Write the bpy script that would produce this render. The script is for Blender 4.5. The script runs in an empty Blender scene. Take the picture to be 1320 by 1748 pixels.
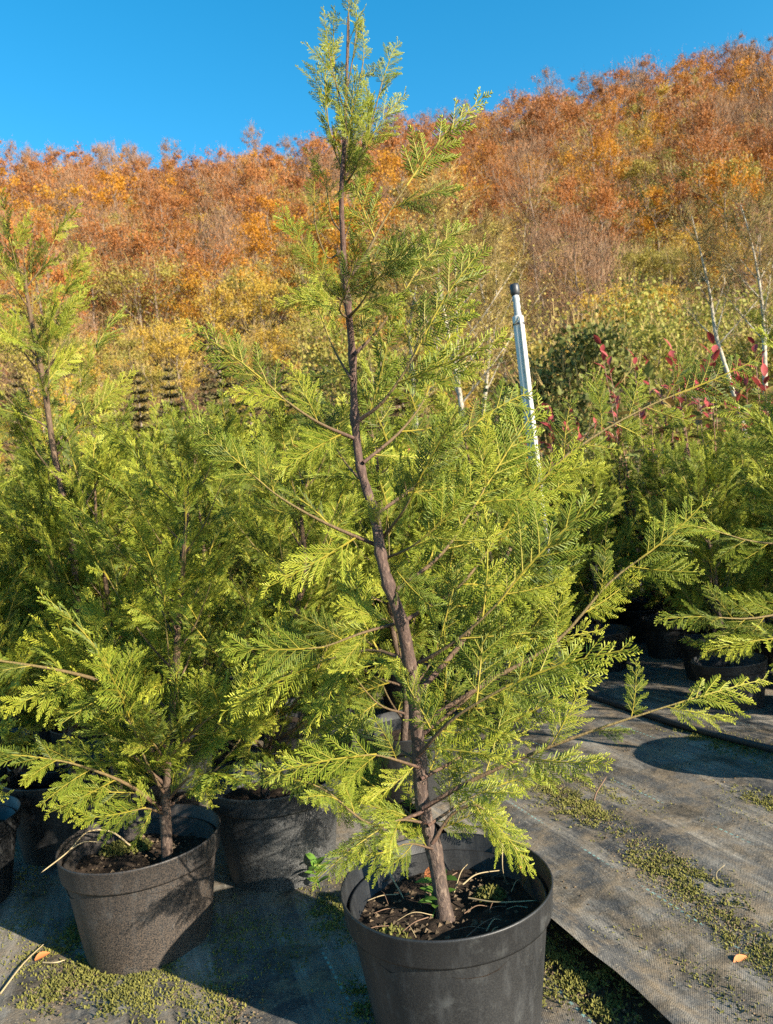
import bpy, math, random
import numpy as np
from mathutils import Vector, Matrix, noise

# ------------------------------------------------------------------ camera, sky, sun
scene = bpy.context.scene
COL = scene.collection
F = 1272.0                      # focal length in photograph pixels (1320 x 1748)
CAM_H = 0.88
ROLL = math.radians(5.5)
CR = Vector((math.cos(ROLL), 0, -math.sin(ROLL)))
CU = Vector((math.sin(ROLL), 0, math.cos(ROLL)))
CF = Vector((0, 1, 0))
cam_data = bpy.data.cameras.new('camera')
cam = bpy.data.objects.new('camera', cam_data)
COL.objects.link(cam)
cam.matrix_world = Matrix(((CR.x, CU.x, -CF.x, 0), (CR.y, CU.y, -CF.y, 0), (CR.z, CU.z, -CF.z, CAM_H), (0, 0, 0, 1)))
cam_data.sensor_fit = 'VERTICAL'
cam_data.sensor_height = 36.0
cam_data.lens = 36.0 * F / 1748.0
cam_data.clip_start = 0.05
cam_data.clip_end = 5000
cam_data.dof.use_dof = True
cam_data.dof.focus_distance = 1.45
cam_data.dof.aperture_fstop = 9.0
scene.camera = cam

SUN_EL = math.radians(22)
SUN_AZ = math.radians(128)      # clockwise from +Y: behind the camera, to the right
world = bpy.data.worlds.new('World')
scene.world = world
world.use_nodes = True
wn = world.node_tree
wn.nodes.clear()
sky = wn.nodes.new('ShaderNodeTexSky')
sky.sky_type = 'NISHITA'
sky.sun_disc = False
sky.sun_elevation = SUN_EL
sky.sun_rotation = SUN_AZ
sky.air_density = 1.0
sky.dust_density = 0.3
sky.ozone_density = 2.0
hs = wn.nodes.new('ShaderNodeHueSaturation')
hs.inputs['Hue'].default_value = 0.485
hs.inputs['Saturation'].default_value = 1.42
hs.inputs['Value'].default_value = 1.0
bg = wn.nodes.new('ShaderNodeBackground')
bg.inputs['Strength'].default_value = 0.10
wo = wn.nodes.new('ShaderNodeOutputWorld')
wn.links.new(sky.outputs['Color'], hs.inputs['Color'])
wn.links.new(hs.outputs['Color'], bg.inputs['Color'])
wn.links.new(bg.outputs['Background'], wo.inputs['Surface'])

sd = bpy.data.lights.new('sun', 'SUN')
sd.energy = 5.0
sd.angle = math.radians(0.5)
sd.color = (1.0, 0.90, 0.74)
sun = bpy.data.objects.new('sun', sd)
COL.objects.link(sun)
to_sun = Vector((math.sin(SUN_AZ) * math.cos(SUN_EL), math.cos(SUN_AZ) * math.cos(SUN_EL), math.sin(SUN_EL)))
sun.rotation_euler = (-to_sun).to_track_quat('-Z', 'Y').to_euler()
sun.location = to_sun * 30

vs = scene.view_settings
vs.view_transform = 'Standard'
vs.look = 'None'
vs.gamma = 1.0
vs.exposure = 1.55
vs.use_curve_mapping = False
scene.cycles.use_denoising = False
scene.cycles.max_bounces = 5
scene.cycles.transmission_bounces = 4
scene.cycles.transparent_max_bounces = 4

CAM = Vector((0, 0, CAM_H))
def ray(x, y):
    return CF + CR * ((x - 660) / F) - CU * ((y - 874) / F)
def px(x, y, depth):                         # photograph pixel at a given distance along the view axis
    return CAM + ray(x, y) * depth
def gpx(x, y, z=0.0):                        # photograph pixel on the ground
    d = ray(x, y)
    return CAM + d * ((z - CAM_H) / d.z)

# ------------------------------------------------------------------ helpers
class MB:
    def __init__(s):
        s.v = []; s.f = []; s.c = []; s.m = []
    def vert(s, p, c=(0, 0, 0)):
        s.v.append((p[0], p[1], p[2])); s.c.append(c)
        return len(s.v) - 1
    def face(s, idx, m=0):
        s.f.append(idx); s.m.append(m)
    def tube(s, pts, radii, sides=6, c0=(0, 0, 0), c1=None, m=0, tip=True):
        n = len(pts)
        c1 = c0 if c1 is None else c1
        pts = [Vector(p) for p in pts]
        t = (pts[1] - pts[0]).normalized()
        up = Vector((0, 0, 1)) if abs(t.z) < 0.9 else Vector((1, 0, 0))
        u = t.cross(up).normalized()
        prev = None
        for i in range(n):
            t = (pts[min(i + 1, n - 1)] - pts[max(i - 1, 0)])
            if t.length < 1e-9: t = Vector((0, 0, 1))
            t.normalize()
            u = (u - t * u.dot(t))
            if u.length < 1e-6: u = t.orthogonal()
            u.normalize()
            w = t.cross(u)
            k = i / (n - 1)
            c = tuple(c0[j] + (c1[j] - c0[j]) * k for j in range(3))
            if i == n - 1 and tip:
                a = s.vert(pts[i] + t * radii[i], c)
                for j in range(sides):
                    s.face((prev[j], prev[(j + 1) % sides], a), m)
                break
            ring = []
            for j in range(sides):
                a = 2 * math.pi * j / sides
                ring.append(s.vert(pts[i] + (u * math.cos(a) + w * math.sin(a)) * radii[i], c))
            if prev:
                for j in range(sides):
                    s.face((prev[j], prev[(j + 1) % sides], ring[(j + 1) % sides], ring[j]), m)
            prev = ring
    def lathe(s, prof, seg=64, c=(0, 0, 0), close=False, wob=0.0, seed=0):
        rings = []
        for (r, z) in prof:
            ring = []
            for j in range(seg):
                a = 2 * math.pi * j / seg
                k = 1 + wob * noise.noise(Vector((math.cos(a) * 1.2 + seed, math.sin(a) * 1.2, z * 2)))
                ring.append(s.vert((r * k * math.cos(a), r * k * math.sin(a), z), c))
            rings.append(ring)
        for i in range(len(rings) - 1):
            for j in range(seg):
                s.face((rings[i][j], rings[i][(j + 1) % seg], rings[i + 1][(j + 1) % seg], rings[i + 1][j]))
        return rings
    def mesh(s, name, mats, smooth=False):
        me = bpy.data.meshes.new(name)
        me.from_pydata(s.v, [], s.f)
        if not isinstance(mats, (list, tuple)): mats = [mats]
        for m in mats: me.materials.append(m)
        if len(mats) > 1:
            me.polygons.foreach_set('material_index', s.m)
        at = me.color_attributes.new('tint', 'FLOAT_COLOR', 'POINT')
        arr = np.ones((len(s.v), 4), dtype=np.float32)
        arr[:, :3] = np.array(s.c, dtype=np.float32)
        at.data.foreach_set('color', arr.ravel())
        if smooth:
            me.polygons.foreach_set('use_smooth', [True] * len(me.polygons))
        me.update()
        return me

def put(name, me, parent=None, mat=None):
    o = bpy.data.objects.new(name, me)
    COL.objects.link(o)
    if parent is not None: o.parent = parent
    if mat is not None: o.matrix_basis = mat
    return o
def tag(o, label=None, cat=None, group=None, kind=None):
    if label: o['label'] = label
    if cat: o['category'] = cat
    if group: o['group'] = group
    if kind: o['kind'] = kind
    return o
def empty(name, loc=(0, 0, 0), rz=0.0):
    o = bpy.data.objects.new(name, None)
    o.empty_display_size = 0.1
    COL.objects.link(o)
    o.location = loc
    o.rotation_euler = (0, 0, rz)
    return o
def copy_tree(o, parent=None):
    c = o.copy()
    COL.objects.link(c)
    c.parent = parent
    for ch in KIDS.get(o, ()): copy_tree_fast(ch, c)
    return c
KIDS = {}
def kids_index():
    KIDS.clear()
    for o in COL.objects:
        if o.parent is not None: KIDS.setdefault(o.parent, []).append(o)
def copy_tree_fast(o, parent):
    c = o.copy()
    COL.objects.link(c)
    c.parent = parent
    for ch in KIDS.get(o, ()): copy_tree_fast(ch, c)

# ------------------------------------------------------------------ materials
def new_mat(name):
    m = bpy.data.materials.new(name)
    m.use_nodes = True
    nt = m.node_tree
    nt.nodes.clear()
    out = nt.nodes.new('ShaderNodeOutputMaterial')
    return m, nt, out
def N(nt, t, **kw):
    n = nt.nodes.new(t)
    for k, v in kw.items():
        if k in n.inputs: n.inputs[k].default_value = v
        else: setattr(n, k, v)
    return n
def rgb(c): return (c[0], c[1], c[2], 1.0)
def mixc(nt, fac, a, b, blend='MIX'):
    n = nt.nodes.new('ShaderNodeMix')
    n.data_type = 'RGBA'; n.blend_type = blend
    for sock, val in ((n.inputs[0], fac), (n.inputs[6], a), (n.inputs[7], b)):
        if isinstance(val, (int, float)): sock.default_value = val
        elif isinstance(val, tuple): sock.default_value = rgb(val)
        else: nt.links.new(val, sock)
    return n.outputs[2]
def mathn(nt, op, a, b=0.0, clamp=False):
    n = nt.nodes.new('ShaderNodeMath'); n.operation = op; n.use_clamp = clamp
    for i, val in enumerate((a, b)):
        if isinstance(val, (int, float)): n.inputs[i].default_value = val
        else: nt.links.new(val, n.inputs[i])
    return n.outputs[0]
def ramp(nt, fac, stops):
    n = nt.nodes.new('ShaderNodeValToRGB')
    el = n.color_ramp.elements
    while len(el) < len(stops): el.new(0.5)
    for e, (p, c) in zip(el, stops):
        e.position = p
        e.color = rgb(c) if isinstance(c, tuple) else (c, c, c, 1)
    nt.links.new(fac, n.inputs['Fac'])
    return n.outputs['Color']
def noise_tex(nt, vec, scale, detail=4, rough=0.55, dist=0.0):
    n = N(nt, 'ShaderNodeTexNoise', Scale=scale, Detail=detail, Roughness=rough, Distortion=dist)
    if vec is not None: nt.links.new(vec, n.inputs['Vector'])
    return n.outputs['Fac']
def coords(nt, kind='Object'):
    return nt.nodes.new('ShaderNodeTexCoord').outputs[kind]
def mapping(nt, vec, scale=(1, 1, 1), rot=(0, 0, 0)):
    n = nt.nodes.new('ShaderNodeMapping')
    n.inputs['Scale'].default_value = scale
    n.inputs['Rotation'].default_value = rot
    nt.links.new(vec, n.inputs['Vector'])
    return n.outputs['Vector']

def conifer_mat(name, dark, mid, light, rachis):
    """tint.r = rachis, tint.g = tip-ness, tint.b = random"""
    m, nt, out = new_mat(name)
    at = N(nt, 'ShaderNodeAttribute', attribute_name='tint')
    sep = nt.nodes.new('ShaderNodeSeparateColor')
    nt.links.new(at.outputs['Color'], sep.inputs[0])
    oi = nt.nodes.new('ShaderNodeObjectInfo')
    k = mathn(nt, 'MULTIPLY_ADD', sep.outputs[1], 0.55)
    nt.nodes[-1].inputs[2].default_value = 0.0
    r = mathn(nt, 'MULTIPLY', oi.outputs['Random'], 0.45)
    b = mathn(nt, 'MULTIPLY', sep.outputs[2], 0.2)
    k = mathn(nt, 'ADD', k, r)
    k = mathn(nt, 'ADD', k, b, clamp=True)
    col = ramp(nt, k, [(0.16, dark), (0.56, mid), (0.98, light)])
    col = mixc(nt, sep.outputs[0], col, rachis)
    p = N(nt, 'ShaderNodeBsdfPrincipled', Roughness=0.58)
    p.inputs['Specular IOR Level'].default_value = 0.3
    nt.links.new(col, p.inputs['Base Color'])
    tr = nt.nodes.new('ShaderNodeBsdfTranslucent')
    tcol = mixc(nt, 0.5, col, (0.50, 0.56, 0.04), 'MIX')
    nt.links.new(tcol, tr.inputs['Color'])
    ms = N(nt, 'ShaderNodeMixShader')
    ms.inputs[0].default_value = 0.28
    nt.links.new(p.outputs[0], ms.inputs[1]); nt.links.new(tr.outputs[0], ms.inputs[2])
    nt.links.new(ms.outputs[0], out.inputs['Surface'])
    return m
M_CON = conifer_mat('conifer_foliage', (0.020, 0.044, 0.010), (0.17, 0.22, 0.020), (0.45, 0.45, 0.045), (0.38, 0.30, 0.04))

def leaf_mat(name, a, b, trans=0.3, rnd=0.6, rough=0.6, objvar=None):
    m, nt, out = new_mat(name)
    at = N(nt, 'ShaderNodeAttribute', attribute_name='tint')
    sep = nt.nodes.new('ShaderNodeSeparateColor')
    nt.links.new(at.outputs['Color'], sep.inputs[0])
    col = mixc(nt, sep.outputs[0], a, b)
    if objvar:
        oi = nt.nodes.new('ShaderNodeObjectInfo')
        col = mixc(nt, mathn(nt, 'MULTIPLY', oi.outputs['Random'], rnd), col, objvar)
    p = N(nt, 'ShaderNodeBsdfPrincipled', Roughness=rough)
    p.inputs['Specular IOR Level'].default_value = 0.25
    nt.links.new(col, p.inputs['Base Color'])
    tr = nt.nodes.new('ShaderNodeBsdfTranslucent')
    nt.links.new(col, tr.inputs['Color'])
    ms = N(nt, 'ShaderNodeMixShader'); ms.inputs[0].default_value = trans
    nt.links.new(p.outputs[0], ms.inputs[1]); nt.links.new(tr.outputs[0], ms.inputs[2])
    nt.links.new(ms.outputs[0], out.inputs['Surface'])
    return m

def bark_mat(name, a, b, c, scale=60, bump=0.4, stretch=0.25):
    m, nt, out = new_mat(name)
    co = mapping(nt, coords(nt), (1, 1, stretch))
    n1 = noise_tex(nt, co, scale, 6, 0.65, 0.6)
    n2 = noise_tex(nt, coords(nt), scale * 0.25, 3)
    col = ramp(nt, n1, [(0.32, a), (0.52, b), (0.7, c)])
    col = mixc(nt, ramp(nt, n2, [(0.4, 0.0), (0.65, 1.0)]), col, mixc(nt, 0.5, col, b))
    at = N(nt, 'ShaderNodeAttribute', attribute_name='tint')
    sep = nt.nodes.new('ShaderNodeSeparateColor')
    nt.links.new(at.outputs['Color'], sep.inputs[0])
    col = mixc(nt, sep.outputs[0], col, mixc(nt, n1, (0.03, 0.012, 0.01), (0.14, 0.052, 0.026)))      # young reddish wood
    col = mixc(nt, sep.outputs[1], col, (0.36, 0.33, 0.06))                                             # green tip
    p = N(nt, 'ShaderNodeBsdfPrincipled', Roughness=0.75)
    nt.links.new(col, p.inputs['Base Color'])
    bp = N(nt, 'ShaderNodeBump', Strength=bump, Distance=0.004)
    nt.links.new(n1, bp.inputs['Height']); nt.links.new(bp.outputs[0], p.inputs['Normal'])
    nt.links.new(p.outputs[0], out.inputs['Surface'])
    return m
M_BARK = bark_mat('conifer_bark', (0.018, 0.012, 0.010), (0.075, 0.048, 0.035), (0.23, 0.165, 0.115), 190, 1.0, 0.35)

def plastic_mat(name, dust_amt, dustcol):
    m, nt, out = new_mat(name)
    co = coords(nt)
    n1 = noise_tex(nt, co, 9, 5, 0.6)
    n2 = noise_tex(nt, co, 420, 2, 0.7)
    n3 = noise_tex(nt, mapping(nt, co, (1, 1, 0.2)), 55, 4, 0.65)
    n4 = noise_tex(nt, co, 26, 6, 0.7)
    base = mixc(nt, n1, (0.006, 0.0063, 0.007), (0.014, 0.0145, 0.0155))
    sx = nt.nodes.new('ShaderNodeSeparateXYZ'); nt.links.new(co, sx.inputs[0])
    low = mathn(nt, 'SUBTRACT', 1.0, mathn(nt, 'MULTIPLY', sx.outputs[2], 3.2), clamp=True)
    d = mathn(nt, 'MULTIPLY', ramp(nt, n2, [(0.42, 0.0), (0.62, 1.0)]), mathn(nt, 'MULTIPLY_ADD', low, 0.75))
    nt.nodes[-2].inputs[2].default_value = 0.25
    d = mathn(nt, 'MULTIPLY', d, dust_amt, clamp=True)
    streak = mathn(nt, 'MULTIPLY', ramp(nt, n3, [(0.5, 0.0), (0.75, 1.0)]), 0.25)
    col = mixc(nt, streak, base, (0.085, 0.088, 0.09))
    col = mixc(nt, d, col, dustcol)
    smear = mathn(nt, 'MULTIPLY', ramp(nt, n4, [(0.57, 0.0), (0.7, 1.0)]), 0.10)
    col = mixc(nt, smear, col, (0.25, 0.26, 0.25))
    p = N(nt, 'ShaderNodeBsdfPrincipled')
    nt.links.new(col, p.inputs['Base Color'])
    rg = mathn(nt, 'MULTIPLY_ADD', n1, 0.25); nt.nodes[-1].inputs[2].default_value = 0.36
    nt.links.new(mathn(nt, 'ADD', rg, mathn(nt, 'MULTIPLY', d, 0.3), clamp=True), p.inputs['Roughness'])
    bp = N(nt, 'ShaderNodeBump', Strength=0.25, Distance=0.001)
    nt.links.new(n2, bp.inputs['Height']); nt.links.new(bp.outputs[0], p.inputs['Normal'])
    nt.links.new(p.outputs[0], out.inputs['Surface'])
    return m
M_POT = plastic_mat('black_pot_plastic', 0.16, (0.11, 0.105, 0.095))
M_POT_GREY = plastic_mat('greyed_pot_plastic', 0.9, (0.10, 0.10, 0.096))
M_POT_DUSTY = plastic_mat('dusty_pot_plastic', 1.0, (0.085, 0.060, 0.041))

def soil_mat(name, a, b, c, scale=40):
    m, nt, out = new_mat(name)
    co = coords(nt)
    n1 = noise_tex(nt, co, scale, 8, 0.75)
    n2 = noise_tex(nt, co, scale * 0.12, 4, 0.6)
    col = ramp(nt, n1, [(0.3, a), (0.55, b), (0.75, c)])
    col = mixc(nt, ramp(nt, n2, [(0.35, 0.0), (0.7, 0.6)]), col, b)
    p = N(nt, 'ShaderNodeBsdfPrincipled', Roughness=0.95)
    p.inputs['Specular IOR Level'].default_value = 0.15
    nt.links.new(col, p.inputs['Base Color'])
    bp = N(nt, 'ShaderNodeBump', Strength=0.9, Distance=0.01)
    nt.links.new(n1, bp.inputs['Height']); nt.links.new(bp.outputs[0], p.inputs['Normal'])
    nt.links.new(p.outputs[0], out.inputs['Surface'])
    return m
M_SOIL = soil_mat('potting_soil', (0.012, 0.009, 0.007), (0.04, 0.028, 0.02), (0.11, 0.08, 0.055), 90)
M_GROUND = soil_mat('bare_ground', (0.03, 0.024, 0.017), (0.075, 0.06, 0.04), (0.16, 0.13, 0.09), 30)
M_LITTER = soil_mat('leaf_litter', (0.07, 0.04, 0.02), (0.15, 0.085, 0.04), (0.24, 0.14, 0.06), 0.35)

ROW_DIR = Vector((-0.36, 0.933, 0))      # the nursery rows run away from the camera and to the left
ROW_ANG = math.atan2(0.36, 0.933)
def mat_fabric():
    m, nt, out = new_mat('woven_weed_fabric')
    co = coords(nt)
    rot = mapping(nt, co, (1, 1, 1), (0, 0, -ROW_ANG))
    st = mapping(nt, rot, (1, 0.11, 1))
    n_st = noise_tex(nt, st, 17, 8, 0.66, 0.5)
    n_fs = noise_tex(nt, mapping(nt, rot, (1, 0.05, 1)), 150, 4, 0.6)
    n_big = noise_tex(nt, co, 3.3, 5, 0.6, 0.5)
    n_dirt = noise_tex(nt, co, 11, 8, 0.72)
    sx = nt.nodes.new('ShaderNodeSeparateXYZ'); nt.links.new(rot, sx.inputs[0])
    wv = []
    for i in (0, 1):
        a = mathn(nt, 'SINE', mathn(nt, 'MULTIPLY', sx.outputs[i], 2 * math.pi / 0.0042))
        wv.append(a)
    weave = mathn(nt, 'MULTIPLY', wv[0], wv[1])
    base = mixc(nt, ramp(nt, n_big, [(0.42, 0.0), (0.58, 1.0)]), (0.036, 0.038, 0.041), (0.12, 0.112, 0.10))
    base = mixc(nt, ramp(nt, n_st, [(0.46, 0.0), (0.66, 0.95)]), base, (0.28, 0.25, 0.205))
    base = mixc(nt, ramp(nt, n_fs, [(0.5, 0.0), (0.72, 0.6)]), base, (0.042, 0.042, 0.045))
    base = mixc(nt, ramp(nt, n_dirt, [(0.45, 0.0), (0.62, 0.85)]), base, (0.20, 0.15, 0.095))
    base = mixc(nt, ramp(nt, noise_tex(nt, co, 5.5, 6, 0.7, 0.3), [(0.52, 0.0), (0.66, 0.85)]), base, (0.03, 0.026, 0.02))
    base = mixc(nt, ramp(nt, noise_tex(nt, co, 260, 2, 0.6), [(0.60, 0.0), (0.72, 0.8)]), base, (0.30, 0.26, 0.19))
    # marker threads woven in every 0.3 m
    mo = mathn(nt, 'ABSOLUTE', mathn(nt, 'SUBTRACT', mathn(nt, 'FRACT', mathn(nt, 'MULTIPLY_ADD', sx.outputs[0], 1 / 0.34)), 0.5))
    nt.nodes[-3].inputs[2].default_value = 0.36
    line = mathn(nt, 'LESS_THAN', mo, 0.0075)
    dash = mathn(nt, 'GREATER_THAN', mathn(nt, 'SINE', mathn(nt, 'MULTIPLY', sx.outputs[1], 2 * math.pi / 0.017)), -0.1)
    wear = ramp(nt, noise_tex(nt, co, 7, 3), [(0.48, 0.0), (0.60, 0.75)])
    lf = mathn(nt, 'MULTIPLY', mathn(nt, 'MULTIPLY', line, dash), wear)
    base = mixc(nt, lf, base, (0.20, 0.36, 0.33))
    wk = mathn(nt, 'MULTIPLY_ADD', weave, 0.04); nt.nodes[-1].inputs[2].default_value = 0.96
    cm = nt.nodes.new('ShaderNodeMix'); cm.data_type = 'RGBA'; cm.blend_type = 'MULTIPLY'; cm.inputs[0].default_value = 1
    nt.links.new(base, cm.inputs[6])
    cc = nt.nodes.new('ShaderNodeCombineColor')
    for i in range(3): nt.links.new(wk, cc.inputs[i])
    nt.links.new(cc.outputs[0], cm.inputs[7])
    p = N(nt, 'ShaderNodeBsdfPrincipled', Roughness=0.72)
    p.inputs['Specular IOR Level'].default_value = 0.3
    nt.links.new(cm.outputs[2], p.inputs['Base Color'])
    h = mathn(nt, 'ADD', mathn(nt, 'MULTIPLY', n_dirt, 0.9), mathn(nt, 'ADD', mathn(nt, 'MULTIPLY', n_st, 0.5), mathn(nt, 'MULTIPLY', weave, 0.02)))
    bp = N(nt, 'ShaderNodeBump', Strength=0.8, Distance=0.012)
    nt.links.new(h, bp.inputs['Height']); nt.links.new(bp.outputs[0], p.inputs['Normal'])
    nt.links.new(p.outputs[0], out.inputs['Surface'])
    return m
M_FABRIC = mat_fabric()

def flat_mat(name, col, rough=0.6, var=0.25, scale=40, metallic=0.0):
    m, nt, out = new_mat(name)
    n1 = noise_tex(nt, coords(nt), scale, 5, 0.65)
    c = mixc(nt, n1, tuple(x * (1 - var) for x in col), tuple(min(1, x * (1 + var)) for x in col))
    p = N(nt, 'ShaderNodeBsdfPrincipled', Roughness=rough, Metallic=metallic)
    nt.links.new(c, p.inputs['Base Color'])
    nt.links.new(p.outputs[0], out.inputs['Surface'])
    return m
M_STRAW = flat_mat('dry_straw', (0.34, 0.26, 0.14), 0.7, 0.35)
M_TWIG = flat_mat('dry_twig', (0.17, 0.10, 0.06), 0.8, 0.4)
M_HOSE = flat_mat('black_hose', (0.03, 0.03, 0.032), 0.5, 0.3)
M_CAP = flat_mat('black_cap', (0.025, 0.027, 0.032), 0.45, 0.3)
M_DEADLEAF = flat_mat('dead_leaf', (0.42, 0.14, 0.04), 0.7, 0.35)

def pipe_mat():
    m, nt, out = new_mat('weathered_grey_pipe')
    co = coords(nt)
    n1 = noise_tex(nt, mapping(nt, co, (1, 1, 0.25)), 90, 6, 0.7)
    n2 = noise_tex(nt, co, 14, 4)
    c = mixc(nt, n2, (0.42, 0.41, 0.38), (0.56, 0.54, 0.49))
    c = mixc(nt, ramp(nt, n1, [(0.56, 0.0), (0.72, 0.8)]), c, (0.22, 0.20, 0.17))
    p = N(nt, 'ShaderNodeBsdfPrincipled', Roughness=0.5)
    nt.links.new(c, p.inputs['Base Color'])
    nt.links.new(p.outputs[0], out.inputs['Surface'])
    return m
M_PIPE = pipe_mat()

M_MOSS = leaf_mat('moss', (0.035, 0.042, 0.010), (0.20, 0.185, 0.04), 0.15, rough=0.8)
M_CRUMB = leaf_mat('soil_crumbs', (0.03, 0.022, 0.014), (0.17, 0.12, 0.07), 0.0, rough=0.9)
M_WEED = leaf_mat('weed_leaf', (0.06, 0.13, 0.02), (0.15, 0.27, 0.04), 0.3, rough=0.45)
M_RED = leaf_mat('red_photinia_leaf', (0.24, 0.03, 0.03), (0.45, 0.10, 0.09), 0.3, rough=0.35, objvar=(0.35, 0.06, 0.05))
M_PGREEN = leaf_mat('green_photinia_leaf', (0.07, 0.13, 0.025), (0.30, 0.33, 0.09), 0.25, rough=0.35, objvar=(0.34, 0.13, 0.05))

# ------------------------------------------------------------------ the setting: ground, fabric, hillside
RIDGE = [(-0.95, 164), (-0.47, 157), (-0.21, 149), (-0.054, 151), (0.081, 156), (0.2, 161), (0.32, 164), (0.44, 168), (0.576, 172), (0.95, 182)]
HY0, HY1 = 52.0, 330.0
def ridge_h(k):
    if k <= RIDGE[0][0]: return RIDGE[0][1]
    for (a, ha), (b, hb) in zip(RIDGE, RIDGE[1:]):
        if k <= b: return ha + (hb - ha) * (k - a) / (b - a)
    return RIDGE[-1][1]
def hill_h(x, y):
    if y <= HY0: return 0.0
    s = (y - HY0) / (HY1 - HY0)
    R = ridge_h(x / max(y, 60))
    n = noise.noise(Vector((x * 0.012, y * 0.012, 3.1))) * 7 * min(1, s * 4)
    if s <= 1: return R * (s ** 1.04) + n * (1 - 0.6 * s)
    return R - (s - 1) * 60 + n * 0.4

b = MB()
b.vert((-3000, -3000, 0)); b.vert((3000, -3000, 0)); b.vert((3000, 3000, 0)); b.vert((-3000, 3000, 0)); b.face((0, 1, 2, 3))
tag(put('ground', b.mesh('ground', M_GROUND)), kind='structure')
b = MB()
nx, ny = 70, 60
for j in range(ny + 1):
    y = HY0 - 6 + (420 - HY0) * j / ny
    for i in range(nx + 1):
        x = (-1.05 + 2.1 * i / nx) * (140 + y * 0.75)
        b.vert((x, y, hill_h(x, y) - (0.3 if y < HY0 else 0)))
for j in range(ny):
    for i in range(nx):
        a = j * (nx + 1) + i
        b.face((a, a + 1, a + nx + 2, a + nx + 1))
tag(put('hillside', b.mesh('hillside', M_LITTER, True)), kind='structure')

def to_row(p):        # world -> (across, along)
    e = Vector((ROW_DIR.y, -ROW_DIR.x, 0))
    return p.dot(e), p.dot(ROW_DIR)
E_DIR = Vector((ROW_DIR.y, -ROW_DIR.x, 0))
def from_row(u, v): return E_DIR * u + ROW_DIR * v

def fabric_sheet(name, u0, u1, v0, v1, z, nu, nv, edge_roll=0.0, seed=0, gap=None):
    b = MB()
    for j in range(nv + 1):
        v = v0 + (v1 - v0) * j / nv
        for i in range(nu + 1):
            t = i / nu
            u = u0 + (u1 - u0) * t
            p = from_row(u, v)
            h = z + 0.008 * noise.noise(Vector((u * 5, v * 1.3, seed))) + 0.007 * noise.noise(Vector((u * 15, v * 1.6, seed + 4))) + 0.010
            if edge_roll:
                du = u - u0
                if du < 0.06:
                    k = 1 - du / 0.06
                    h += edge_roll * (0.6 + 0.5 * noise.noise(Vector((v * 4, 1.7, seed)))) * math.sin(k * math.pi * 0.75) * (0.5 + 0.5 * k)
                    p += E_DIR * 0.016 * noise.noise(Vector((v * 6, 5.2, seed))) * k
            b.vert((p.x, p.y, h))
    for j in range(nv):
        for i in range(nu):
            a = j * (nu + 1) + i
            b.face((a, a + 1, a + nu + 2, a + nu + 1))
    return tag(put(name, b.mesh(name, M_FABRIC, True)), kind='structure')
e1 = to_row(gpx(935, 1600)); e2 = to_row(gpx(1090, 1740))
UE = (e1[0] + e2[0]) / 2
fabric_sheet('weed_fabric', UE, UE + 3.2, -0.4, 14, 0.012, 120, 240, 0.05, 1)
fabric_sheet('weed_fabric', UE - 5.5, UE - 0.075, -0.4, 14, 0.002, 120, 200, 0.0, 7)

# ------------------------------------------------------------------ conifer sprays
def prism(b, p0, d, length, r, c0, c1, n):
    """a shoot: three-sided, blunt tip"""
    u = d.cross(n)
    if u.length < 1e-6: u = d.orthogonal()
    u.normalize()
    w = u.cross(d)
    ring = []
    for k, (tt, rr) in enumerate(((0.0, 0.8), (0.72, 1.0))):
        base = p0 + d * (length * tt)
        for (a, h) in ((1.0, -0.35), (-1.0, -0.35), (0.0, 0.75)):
            ring.append(b.vert(base + u * (a * r * rr) + w * (h * r * rr), c0 if k == 0 else c1))
    tip = b.vert(p0 + d * length, c1)
    for j in range(3):
        k = (j + 1) % 3
        b.face((ring[j], ring[k], ring[3 + k], ring[3 + j]))
        b.face((ring[3 + j], ring[3 + k], tip))

def feather(b, R, p0, d, n, length, tipn, r=0.00128):
    """rachis with alternate shoots on both sides"""
    side = n.cross(d).normalized()
    curve = R.uniform(-0.25, 0.25)
    droop = R.uniform(-0.5, 0.25)
    npt = 5
    pts, dirs = [], []
    for i in range(npt):
        t = i / (npt - 1)
        pts.append(p0 + d * (length * t) + side * (curve * length * t * t * 0.5) + n * (droop * length * t * t * 0.5))
    rr = [r * (0.9 - 0.35 * i / (npt - 1)) for i in range(npt)]
    b.tube(pts, rr, 3, (0.75, 0.2 + 0.3 * tipn, 0.5), (0.35, 0.6, 0.5))
    sp = 0.0064
    m = max(3, int(length / sp))
    for k in range(m):
        t = (k + 0.6) / m
        i = min(npt - 2, int(t * (npt - 1)))
        f = t * (npt - 1) - i
        q = pts[i].lerp(pts[i + 1], f)
        tg = (pts[i + 1] - pts[i]).normalized()
        sd = n.cross(tg).normalized()
        ln = (0.0205 * min(1.0, length / 0.05) * (1 - t) ** 0.55 + 0.0045) * R.uniform(0.75, 1.2)
        for s in (-1, 1):
            if R.random() < 0.06: continue
            a = math.radians(R.uniform(36, 54) - 10 * t)
            dd = (tg * math.cos(a) + sd * (s * math.sin(a)) + n * R.uniform(-0.35, 0.25)).normalized()
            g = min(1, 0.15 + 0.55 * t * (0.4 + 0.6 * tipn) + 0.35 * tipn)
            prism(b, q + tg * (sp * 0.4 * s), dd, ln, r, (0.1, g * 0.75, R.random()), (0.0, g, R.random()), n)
    prism(b, pts[-1], (pts[-1] - pts[-2]).normalized(), 0.007, r, (0, 0.7, .5), (0, 1, .5), n)

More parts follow.
